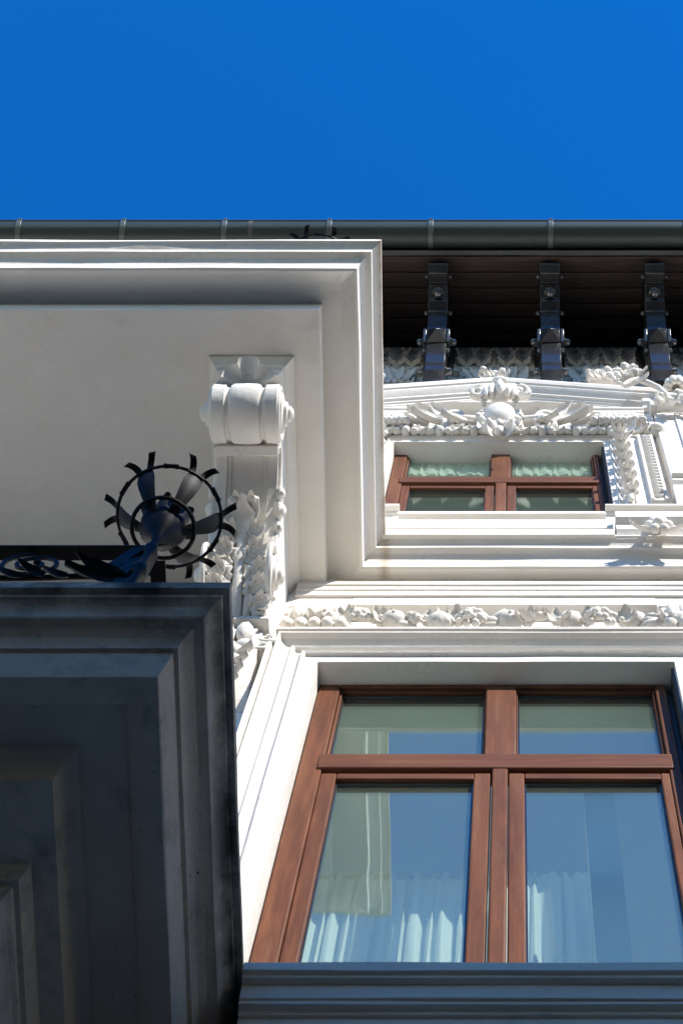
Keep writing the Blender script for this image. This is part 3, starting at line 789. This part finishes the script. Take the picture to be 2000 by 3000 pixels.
    ped = b.build('pedestal', STUCCO, house, sharp=22)
    b = MB(); xq, zq = W(1838, 1535, .17)
    b.box(xq, 2, -.19, -.15, zq-.03, zq); b.box(xq, xq+.03, -.19, -.15, 12.33, zq-.03)
    b.build('raised_panel', STUCCO, ped, bevel=.004)
    b = MB(); xf, zf = W(1928, 1545, .2)
    for a in range(6):
        b.ball((xf+.045*math.cos(a*1.047), -.21, zf+.07*math.sin(a*1.047)), (.026, .026, .03))
    b.ball((xf, -.225, zf), .028)
    for sg in (-1, 1):
        for q in range(3): b.leaf((xf+sg*.03, -.19, zf-.03), (sg, -.1, -.1-.3*q), (0, -1, .2), .13, .05, .6)
    b.build('flower', RELIEF, ped, sharp=60)

    # ---- pediment
    PP = .20
    xa, za = W(1455, 1104, PP)          # apex
    xr, zr = W(1930, 1137, PP)          # right corner
    sl_ = (za-zr)/(xr-xa); xl_ = xa-(xr-xa); zl_ = zr
    pr = [(0, -.175), (.10, -.175), (.105, -.16), (.115, -.155), (.118, -.14), (.135, -.132), (.139, -.115), (.158, -.10), (.174, -.078), (.178, -.062), (.188, -.058), (PP, -.03), (PP, 0), (0, .03)]
    ring = lambda x, z: [(x, -a, z+c) for a, c in pr]
    n = 8; rings = [ring(xl_, zl_)]+[ring(xl_+(xa-xl_)*i/n, zl_+(za-zl_)*i/n) for i in range(1, n)]+[ring(xa, za)]+[ring(xa+(xr-xa)*i/n, za+(zr-za)*i/n) for i in range(1, n)]+[ring(xr-.0, zr)]
    b = MB(); b.loft(rings)
    ped = b.build('pediment', STUCCO, house, sharp=22)
    # tympanum wall behind, frieze band and the two projecting end blocks
    b = MB()
    rx0, rx1 = wx(1216, 1200, .10), wx(1716, 1200, .10)
    zrb = uoz1+.205; zlip = wz(1178, .095)
    b.box(xl_+.06, rx0, -.095, -.002, zrb, zlip); b.box(rx1, xr-.06, -.095, -.002, zrb, zlip)
    tp = lambda x: max(zlip+.02, zr-.03+(za-zr)*(1-abs(x-xa)/(xr-xa)))
    b.loft([[(x, -.096, zlip+.0005), (x, -.003, zlip+.0005), (x, -.003, tp(x)), (x, -.096, tp(x))] for x in (xl_+.06, xa-.7, xa, xa+.7, xr-.06)])
    b.build('frieze', STUCCO, ped, sharp=22)
    for (e0, e1) in ((rx1, wx(1893, 1200, .14)), (wx(1100, 1200, .14)-.10, rx0)):
        zt = wz(1192, .15); zb = zrb-.07
        prf = [(.095, zb), (.125, zb), (.115, zt-.12), (.125, zt-.115), (.125, zt-.08), (.135, zt-.075), (.137, zt-.04), (.15, zt-.035), (.15, zt), (.095, zt+.01)]
        b = MB(); b.prismx(prf, e0+.02, e1-.02); 
        b.box(e0+.05, e1-.05, -.122, -.10, zb-.01, zt-.14)
        c = b.build('end_block', STUCCO, ped, bevel=.004)
        b = MB(); nn = 6
        for q in range(nn):
            xc = e0+.07+(e1-e0-.14)*(q+.5)/nn
            b.ball((xc, -.125, zb+.10), (.026, .028, .075), lump=.15, seed=q)
        for q in range(9):
            xc = e0+.02+(e1-e0-.04)*(q+.5)/9; b.ball((xc, -.125, zb-.0), (.026, .028, .024), lump=.4, seed=q*3)
        b.build('gadroons', RELIEF, c, sharp=60)
    # end return of the pediment on the right
    b = MB(); b.box(xr-.075, xr-.03, -.16, 0, zr-.30, zr-.03)
    b.build('return', STUCCO, ped, bevel=.01)

    # ---- cartouche and acanthus scrolls
    cxx, czz = W(1463, 1210, .16)
    b = MB()
    b.ball((cxx, -.14, czz), (.095, .080, .15), 20, 14)
    car = b.build('cartouche', RELIEF, house, sharp=60)
    b = MB()
    b.tube([Vector((cxx+.108*math.cos(a), -.13, czz+.17*math.sin(a))) for a in [i*math.pi*2/28 for i in range(29)]], .022)
    for k in range(12):
        a = k*math.pi/6; b.ball((cxx+.122*math.cos(a), -.14, czz+.18*math.sin(a)), (.022, .024, .03), lump=.4, seed=k)
    b.build('cartouche_rim', RELIEF, car, sharp=60)
    b = MB(); kx, kz = W(1463, 1142, .24)
    b.ball((kx, -.22, kz), (.085, .06, .11), 14, 10, lump=.15, seed=4)
    for dx in (-.09, -.055, 0, .055, .09): b.ball((kx+dx*.9, -.26+abs(dx)*.4, kz-.02), (.026, .045, .12), lump=.2, seed=dx*40)
    for sg in (-1, 1):
        b.tube(spiral((kx+sg*.12, -.22, kz+.0), .055, .018, R(90), -sg*1.15, 22, (1, 0, 0), (0, -.5, .86)), .024)
        b.ball((kx+sg*.12, -.23, kz), (.022, .03, .03))
        b.tube([(kx+sg*.03, -.24, kz+.12), (kx+sg*.08, -.25, kz+.06), (kx+sg*.11, -.22, kz-.06), (kx+sg*.09, -.18, kz-.16)], [.016, .022, .022, .014])
        b.leaf((kx+sg*.10, -.22, kz-.08), (sg*.8, .1, -1), (0, -1, 0), .14, .07, .5)
    b.ball((kx, -.27, kz+.13), (.05, .03, .03))
    b.build('crown_shell', RELIEF, car, sharp=60)
    b = MB(); tx, tz = W(1463, 1262, .14)
    for sg in (-1, 1):
        b.leaf((tx+sg*.01, -.12, tz-.10), (sg*.9, -.45, .15), (0, -1, -.3), .12, .11, .8, th=.012, nv=8)
        b.leaf((tx+sg*.02, -.12, tz-.02), (sg, -.25, .25), (0, -1, -.1), .13, .08, .8, th=.011, nv=8)
        b.ball((tx+sg*.06, -.16, tz-.01), (.045, .04, .06), lump=.3, seed=sg+2)
    b.ball((tx, -.15, tz-.09), (.035, .04, .05), lump=.3); b.ball((tx-.03, -.14, tz-.05), .03); b.ball((tx+.03, -.14, tz-.05), .03)
    b.build('palmette', RELIEF, car, sharp=60)
    for sg in (-1, 1):
        b = MB()
        zb = wz(1248, .08); 
        # large scroll next to the shield
        sx = cxx+sg*.26; szz = czz+.02
        b.tube(spiral((sx, -.10, szz), .072, .014, R(-60 if sg > 0 else 240), sg*1.5, 34, (1, 0, 0), (0, -.6, 1.5)), [.026]*20+[.02]*15)
        b.ball((sx, -.12, szz), (.05, .03, .05), lump=.4, seed=3)
        b.tube([(cxx+sg*.14, -.10, zb+.06), (cxx+sg*.25, -.12, zb+.03), (cxx+sg*.38, -.10, zb+.08), (cxx+sg*.47, -.10, zb+.22)], [.03, .028, .022, .016])
        for (dx, dz, ax, az_, ln, wd) in ((.28, .03, 1, .05, .27, .09), (.32, .06, 1, .25, .25, .09), (.34, .09, 1, .6, .20, .10), (.36, .12, .6, 1.0, .20, .11), (.31, .12, .3, 1.1, .20, .10), (.14, .02, 1, -.05, .24, .08), (.18, .12, .8, .5, .14, .08), (.42, .03, 1, .05, .16, .08)):
            b.leaf((cxx+sg*dx, -.075, zb+dz), (sg*ax, -.14, az_), (0, -1, .2), ln, wd, curl=.42, cup=.30, th=.011, nu=14, nv=8, bend=.36*sg, vein=.07)
        for k in range(4): b.ball((cxx+sg*(.2+.05*k), -.11, zb+.07+.015*k), (.022, .024, .022))
        b.build('acanthus_scroll', RELIEF, car, sharp=60)
    # finial cluster behind the pediment apex and on the right slope
    def cluster(u, v, p, n, sx_, seed):
        b = MB(); x, z = W(u, v, p); rnd = random.Random(seed)
        for k in range(n):
            b.ball((x+rnd.uniform(-sx_, sx_), -p+rnd.uniform(-.03, .03), z+rnd.uniform(-.1, .12)), rnd.uniform(.018, .034), 8, 6, lump=.35, seed=k)
        for k in range(4):
            b.leaf((x+rnd.uniform(-sx_, sx_)*.6, -p, z-.1), (rnd.choice((-1, 1)), -.2, .25), (0, -1, 0), .09, .06, .9)
        b.tube([(x-sx_, -p+.03, z-.02), (x+sx_, -p+.03, z-.02)], .03)
        b.build('flower_crest', RELIEF, house, sharp=60)
    cluster(1447, 1103, .12, 12, .09, 1); cluster(1768, 1104, .15, 26, .10, 2); cluster(1845, 1094, .13, 22, .07, 3); cluster(1085, 1106, .12, 16, .08, 5)
    cluster(1975, 1172, .2, 22, .10, 6)
    b = MB(); x, z = W(1978, 1135, .2)
    for a in range(10): b.ball((x+.05*math.cos(a*.628), -.2+.05*math.sin(a*.628), z), (.03, .03, .06))
    b.lathe([(0, .16), (.014, .15), (.02, .11), (.012, .08), (.035, .05), (0, .04)], (x, -.2, z), 'z', 12)
    b.build('gourd_finial', RELIEF, house, sharp=60)
    b = MB(); x, z = W(1868, 1112, .25); x2, z2 = W(1960, 1140, .24)
    b.tube([(x-.10, -.24, z-.12), (x-.05, -.25, z-.04), (x+.0, -.25, z+.0), (x+.05, -.24, z-.04), (x+.12, -.22, z-.10), (x2, -.20, z2-.05)], [.013, .016, .019, .020, .018, .013])
    b.leaf((x-.09, -.22, z-.1), (1, -.1, .5), (0, -1, .2), .2, .07, .5)
    b.build('crest_scroll', RELIEF, house, sharp=60)
upper()

# ================================================================== eaves
ZE1, ZE0 = 18.0, 17.22                     # soffit height at the wall and at the front
_, pe = L(1500, 750, ZE0)
def eaves():
    ev = MB(); 
    ev.loft([[(x, -pe-.03, ZE0+.03), (x, -pe-.03, ZE0+.16), (x, 6, ZE0+.16+(6+pe)*1.02), (x, 6.2, ZE0+(6+pe)*1.0), (x, 0, ZE1+.1)] for x in (-9, 9)])
    rf = ev.build('roof', ROOF, house)
    vs = [752, 809, 862, 912, 958, 996, 1024]
    # boards: equal real width, tongue grooves between
    n = 6; 
    for k in range(n):
        a, c = k/n, (k+1)/n
        p0, p1 = pe*(1-a), pe*(1-c); z0, z1 = ZE0+(ZE1-ZE0)*a, ZE0+(ZE1-ZE0)*c
        g = .006; q = MB()
        q.prismx([(p0-g, z0), (p1+g, z1), (p1+.001, z1+.015), (p1+.001, z1+.04), (p0-.001, z0+.04), (p0-.001, z0+.015)], -9, 9)
        q.build('board', PLANK, rf, bevel=.004)
    q = MB(); q.sweep([(0, 0), (0, .10), (.02, .10), (.02, -.02), (.0, -.03), (-.012, -.028), (-.012, -.016), (0, -.015)], [(-9, -pe-.028, ZE0), (9, -pe-.028, ZE0)], UP, closed_prof=True, jit=.003)
    q.build('drip_strip', GREYMET, rf, sharp=30)
    # gutter
    _, pg = L(1500, 692, 17.30)
    r = .098; zc = 17.32; pg = pe+.17
    # place the trough so its outer lip meets the skyline
    _, pg = L(1500, 648, zc); pg -= r
    gprof_ = [(math.cos(a)*r, math.sin(a)*r) for a in [math.pi+math.pi*i/18 for i in range(19)]]
    ins = [(x*.96, z*.96) for x, z in gprof_[::-1]]
    g = MB(); rings = []
    for x in (-9, -4, 0, 4, 9): rings.append([(x, -pg+a, zc+c) for a, c in gprof_+ins])
    g.loft(rings); g.tube([(-9, -pg-r, zc+.004), (9, -pg-r, zc+.004)], .010)
    gut = g.build('gutter', GUTTER, house, sharp=40)
    for u in (-190, 108, 402, 688, 984, 1270, 1608, 1990, 2300):
        x = wx(u, 660, pg)
        cl = MB(); rr = r+.009
        outer = [(x, -pg+math.cos(a)*rr, zc+math.sin(a)*rr) for a in [math.pi*.97+math.pi*1.05*i/16 for i in range(17)]]
        cl.loft([[(p[0]-.017, p[1], p[2]), (p[0]+.017, p[1], p[2]), (p[0]+.017, p[1]+(pg*0)+(-p[1]-pg)*.06, p[2]+(zc-p[2])*.06), (p[0]-.017, p[1]+(-p[1]-pg)*.06, p[2]+(zc-p[2])*.06)] for p in outer])
        cl.box(x-.013, x+.013, -pg-r-.016, -pg-r+.02, zc-.004, zc+.022)
        cl.build('gutter_clip', CLIP, gut, bevel=.002)
    # joint sleeve on the gutter
    x = wx(762, 660, pg); cl = MB()
    cl.loft([[(xx, -pg+math.cos(a)*(r+.003), zc+math.sin(a)*(r+.003)) for a in [math.pi+math.pi*i/16 for i in range(17)]] for xx in (x-.015, x+.015)], closed=False)
    cl.build('gutter_joint', GREYMET, gut)
    return pg
PG = eaves()

# roof brackets
def bracket(xc, hw=.066):
    # side outline (p,z): from the soffit tip down to the wall foot, stepped like turned timber
    def pt(v, z): return (L(1500, v, z)[1], z)
    vz = ((770, 17.22), (772, 17.15), (800, 17.12), (812, 17.13), (830, 17.15), (836, 17.12), (875, 17.10), (880, 17.06), (900, 17.04), (912, 17.03), (918, 16.97), (930, 16.92), (952, 16.84), (966, 16.76),
          (1004, 16.66), (1008, 16.61), (1035, 16.48), (1046, 16.42), (1060, 16.38), (1066, 16.30), (1082, 16.24), (1085, 16.16), (1105, 16.05), (1112, 15.95))
    o = [(.0, ZE1-.03), (.72*pe, ZE1+(ZE0-ZE1)*.72-.02)]+[pt(*q) for q in vz]+[(0, 15.85)]
    b = MB(); b.prismx(o, xc-hw, xc+hw)
    br = b.build('roof_bracket', BLACK, house, bevel=.006, sharp=25)
    # pyramid stud on a clasp
    a = Vector((xc, -pt(966, 16.76)[0], 16.76)); c = Vector((xc, -pt(1004, 16.66)[0], 16.66))
    dn = (c-a).normalized(); N = Vector((1, 0, 0)).cross(dn); N = N if N.y < 0 else -N
    q = MB(); h = hw*1.0
    base = [a+Vector((-h, 0, 0)), a+Vector((h, 0, 0)), c+Vector((h, 0, 0)), c+Vector((-h, 0, 0))]
    base = [p+N*.004 for p in base]; tip = (a+c)/2+N*.075
    q.add(base+[tip]+[p-N*.02 for p in base], [(0, 1, 4), (1, 2, 4), (2, 3, 4), (3, 0, 4), (0, 1, 6, 5), (1, 2, 7, 6), (2, 3, 8, 7), (3, 0, 5, 8)])
    q.build('pyramid_stud', BLACK, br, sharp=10, bevel=.002)
    for sg in (-1, 1):
        q = MB(); x0 = xc+sg*hw; x1 = xc+sg*(hw+.022); xa, xb = min(x0, x1), max(x0, x1)
        m_ = (a+c)/2
        q.loft([[ (xx, p.y, p.z) for p in (a+N*.012, c+N*.012, c-N*.13, a-N*.13)] for xx in (xa, xb)])
        q.build('clasp', BLACK, br, bevel=.004)
        for (v, z, inn, k) in ((803, 17.18, .02, .7), (906, 17.08, .03, .8), (985, 16.74, .04, 1.25), (1018, 16.60, .02, .7), (1070, 16.36, .04, 1.25)):
            p_ = pt(v, z)[0]-inn
            q = MB(); xx = xc+sg*(hw+(.022 if v == 985 else 0))
            q.lathe([(0, 0), (.024*k, 0), (.026*k, sg*.006*k), (.018*k, sg*.012*k), (.020*k, sg*.016*k), (.018*k, sg*.028*k), (.008*k, sg*.036*k), (0, sg*.037*k)], (xx, -p_, z), 'x', 14)
            q.build('bolt', BOLT, br, sharp=30)
    # turned knob under the front
    p_, z_ = pt(855, 17.13)
    q = MB(); q.lathe([(0, 0), (.036, 0), (.040, -.02), (.036, -.04), (.022, -.05), (.026, -.06), (.028, -.075), (.018, -.095), (0, -.10)], (xc+.0, -p_, z_), 'z', 18)
    q.build('knob', BOLT, br, sharp=40)
    return br
bxs = [wx(1286, 860, .5), wx(1608, 860, .5), wx(1910, 860, .5)]
sp = (bxs[2]-bxs[0])/2
for x in [bxs[0]-sp*2, bxs[0]-sp]+bxs+[bxs[2]+sp]: bracket(x)

# carved frieze under the eaves, between the brackets
def eave_frieze():
    xs = [bxs[0]-2*sp, bxs[0]-sp]+bxs+[bxs[2]+sp]
    for i in range(len(xs)-1):
        x0, x1 = xs[i]+.10, xs[i+1]-.10
        zt, zb = wz(1024, .05), wz(1080, .05)
        b = MB(); b.prismx([(0, zb-.03), (.045, zb-.03), (.045, zb), (.045, zt-.05), (.06, zt-.03), (.065, zt), (0, zt)], x0, x1)
        fp = b.build('carved_frieze', RELIEF, house, bevel=.004)
        xm = (x0+x1)/2; b = MB(); hgt = zt-zb
        for q in range(6): b.ball((xm, -.055, zb+.03+hgt*(q+.3)/6.6), (.016, .014, .020))
        for dx in (-.032, .032): b.box(xm+dx-.006, xm+dx+.006, -.055, -.04, zb+.01, zt-.06)
        wv = (x1-x0)/2
        for sg in (-1, 1):
            for c_ in (.30, .68):
                xq = xm+sg*wv*c_
                b.box(xq-.010, xq+.010, -.052, -.04, zb+.01, zt-.06)
                for s2 in (-1, 1):
                    for t_, sp_ in ((.15, .5), (.4, .6), (.65, .9)):
                        b.leaf((xq+s2*.012, -.045, zb+hgt*t_), (s2*math.sin(sp_), -.12, math.cos(sp_)), (0, -1, 0), .11, .05, curl=.55, cup=.22, th=.008, lobes=2)
                        b.ball((xq+s2*(.06+.02*t_), -.065, zb+hgt*(t_+.26)), (.014, .014, .018), 7, 5)
        b.build('acanthus_relief', RELIEF, fp, sharp=60)
        # framed panel below
        x0p, x1p = x0+.045, x1-.045; zt2 = wz(1086, .03); zb2 = zt2-.75
        b = MB(); b.box(x0p, x1p, -.012, 0, zb2, zt2)
        for k_, (aa, pp_) in enumerate(((0, .035), (.022, .025))):
            b.box(x0p+aa, x0p+aa+.02, -pp_, 0, zb2, zt2-aa); b.box(x1p-aa-.02, x1p-aa, -pp_, 0, zb2, zt2-aa); b.box(x0p+aa+.02, x1p-aa-.02, -pp_, 0, zt2-aa-.02, zt2-aa)
        pn = b.build('carved_panel', RELIEF, house, bevel=.003)
        b = MB(); rnd = random.Random(i)
        for q in range(9):
            xx = x0p+.05+(x1p-x0p-.1)*q/8
            b.leaf((xx, -.015, zt2-.34), (rnd.uniform(-.8, .8), -.12, 1), (0, -1, 0), .24, .07, curl=.3, cup=.2, th=.008, lobes=3)
        b.build('panel_relief', RELIEF, pn, sharp=60)
eave_frieze()

# ================================================================== balcony railings of wrought iron
def flower_wheel(rail, x, y, z, s=1.0):
    """open flower of strap iron crowning a corner post: two hoops joined by eight forked petals"""
    r1, r2 = .106*s, .178*s; h = .15*s
    w_ = MB(); w_.tube(arc((x, y, z), r1, 0, 2*math.pi, 36, 'xy'), .0075*s, n=6)
    fw = w_.build('flower_wheel', IRON, rail)
    w_ = MB(); w_.tube(arc((x, y, z+h), r2, 0, 2*math.pi, 48, 'xy'), .0060*s, n=6)
    w_.build('hoop', IRON, fw)
    w_ = MB(); w_.lathe([(0, -1.1*s), (.012, -1.1*s), (.012, -.52), (.024, -.50), (.024, -.47), (.012, -.45), (.012, -.30), (.022, -.28), (.022, -.25), (.012, -.23), (.014, -.14), (.035, -.10), (.055, -.07), (.064, -.04), (.067, -.02), (.063, -.02), (.055, -.05), (.03, -.08), (0, -.085)], (x, y, z), 'z', 20)
    w_.build('stem', IRON, fw)
    for k in range(6):
        a = -R(56+60*k)
        q = MB()
        path = [(.045, -.045), (.085, -.01), (.118, .03), (.145, .07), (.162, .105), (.172, .135), (.176, .15)]
        wd = [.024, .036, .048, .060, .066, .060, .036]
        rings = []
        for (rr, hh), ww in zip(path, wd):
            c = Vector((x+math.cos(a)*rr*s, y+math.sin(a)*rr*s, z+hh*s)); t = Vector((-math.sin(a), math.cos(a), 0)); n_ = Vector((math.cos(a), math.sin(a), -.8)).normalized()
            up_ = [c+t*(q_*ww*.5*s)-n_*(.005*s*q_*q_) for q_ in (-1, -.5, 0, .5, 1)]
            rings.append(up_+[p-n_*.003 for p in up_[::-1]])
        q.loft(rings)
        for sg in (-1, 1):                           # forked, outward bent tip
            fr = []
            for i in range(7):
                tt = i/6; rr = (.170+.060*tt); hh = .14+.04*math.sin(tt*2.4); aa = a+sg*(.09+.13*tt)
                c = Vector((x+math.cos(aa)*rr*s, y+math.sin(aa)*rr*s, z+hh*s)); t = Vector((-math.sin(aa), math.cos(aa), 0))
                fr.append([c-t*.012*s, c+t*.012*s, c+t*.012*s+Vector((0, 0, .003)), c-t*.012*s+Vector((0, 0, .003))])
            q.loft(fr)
        q.build('petal', IRON, fw, sharp=40)
        q = MB(); a3 = a+R(30); rings = []            # tight inner petals, rolled at the lip
        for rr, hh, ww in ((.03, -.10, .02), (.062, -.06, .045), (.080, -.01, .062), (.078, .04, .066), (.088, .075, .055), (.105, .088, .03)):
            c = Vector((x+math.cos(a3)*rr*s, y+math.sin(a3)*rr*s, z+hh*s)); t = Vector((-math.sin(a3), math.cos(a3), 0)); n_ = Vector((math.cos(a3), math.sin(a3), 0))
            up_ = [c+t*(q_*ww*.5*s)-n_*(.014*s*q_*q_) for q_ in (-1, -.5, 0, .5, 1)]
            rings.append(up_+[p-n_*.003 for p in up_[::-1]])
        q.loft(rings)
        q.build('inner_petal', IRON, fw, sharp=60)
        # small clip flowers on the outer hoop
        aa = a+R(30); q = MB(); c = Vector((x+math.cos(aa)*r2, y+math.sin(aa)*r2, z+h))
        for m_ in range(5): q.ball(c+Vector((-math.sin(aa), math.cos(aa), 0))*(m_-2)*.010*s, (.010*s, .010*s, .006*s), 6, 4, lump=.4, seed=m_)
        q.build('hoop_rosette', IRON, fw)
    return fw

def railing(name_label, xc, pc, zr, zfl, s=1.0):
    rl = thing('balcony_railing', name_label, 'railing')
    y = -pc
    b = MB(); b.box(-9, xc-.0, y-.024, y+.024, zr-.012, zr); b.build('handrail', IRON, rl, bevel=.002)
    b = MB(); b.box(xc-.024, xc+.024, y+.026, -.05, zr-.012, zr); b.build('handrail', IRON, rl, bevel=.002)
    b = MB(); b.box(-9, xc, y-.012, y+.012, zfl+.10, zfl+.115); b.build('bottom_rail', IRON, rl, bevel=.002)
    b = MB(); b.box(xc-.022, xc+.0, y-.02, y+.02, zfl, zr-.013); b.build('corner_post', IRON, rl, bevel=.002)
    x = xc-.95
    while x > -5:
        MB().box(x-.01, x+.01, y-.01, y+.01, zfl, zr-.013).build('baluster', IRON, rl); x -= .9
    # C scrolls lying under the handrail
    x = xc-.36
    while x > -4.5:
        q = MB(); c = Vector((x, y, zr-.145))
        pts = spiral(c, .105, .020, R(100), 1.9, 50, (1, 0, 0), (0, 0, 1.25))
        q.tube(pts, [.008]*51, n=6); q.ball(pts[-1], .014); q.build('scroll', IRON, rl)
        x -= .52
    # leaf spray by the corner
    q = MB()
    c = Vector((xc-.04, y-.0, zr-.34))
    q.leaf(c, (-1, .0, .55), (0, -.9, -.5), .21, .05, curl=.5, cup=.3, th=.004, bend=.15)
    q.leaf(c, (-1, -.05, .12), (0, -.9, -.5), .20, .05, curl=.7, cup=.3, th=.004, bend=-.1)
    q.leaf(c, (-.6, 0, .6), (0, -.9, -.5), .16, .05, curl=.5, cup=.3, th=.004)
    q.leaf(c, (.3, 0, .6), (0, -.9, -.5), .09, .045, curl=.5, cup=.3, th=.004)
    q.build('leaf_spray', IRON, rl, sharp=60)
    q = MB()
    for k in range(26):
        xx = xc-.15-.07*k
        q.leaf((xx, y-.015, zr-.33), (-1, -.2, .5*(-1)**k), (0, -.8, -.5), .10, .032, curl=.7, th=.004)
    q.tube([(xc-.0-.1*k, y-.01, zr-.32+.012*math.sin(k*1.2)) for k in range(28)], .010, n=6)
    q.build('vine', IRON, rl, sharp=60)
    # strap arm carrying the flower, gusset plate at the corner
    q = MB(); q.loft([[Vector(p)+Vector((-.022, 0, 0)), Vector(p)+Vector((.022, 0, 0)), Vector(p)+Vector((.022, .005, .003)), Vector(p)+Vector((-.022, .005, .003))] for p in ((xc-.12, y+.0, zr-.28), (xc-.10, y-.012, zr-.16), (xc-.05, y-.03, zr-.06), (xc+.01, y-.02, zr+.03))])
    q.build('arm', IRON, rl)
    q = MB(); q.prismx([(-y+.016, zr-.013), (-y-.022, zr-.013), (-y-.022, zfl), (-y+.016, zfl)], xc-.075, xc-.002); q.build('gusset_plate', IRON, rl)
    return rl
# lower: flower inner hoop centred on the bearing of the photograph at one metre above the slab
zi = 8.78
fx, fp = L(478, 1547, zi)
zr = 8.62
hx = wx(462, 1640, fp-.0)
_, hp = L(462, 1618, zr)
rl = railing('black wrought iron railing on the lower dark balcony, large hooped strap flower at its corner', wx(462, 1618, hp), hp, zr, 7.64)
flower_wheel(rl, fx, -fp, zi, .95)
zi2 = 13.40
fx2, fp2 = L(925, 800, zi2)
_, hp2 = L(900, 815, 13.3)
rl2 = railing('black iron flower tips of the railing peeping over the upper white balcony edge', fx2-.03, fp2, 13.24, 12.36)
flower_wheel(rl2, fx2, -fp2, zi2)
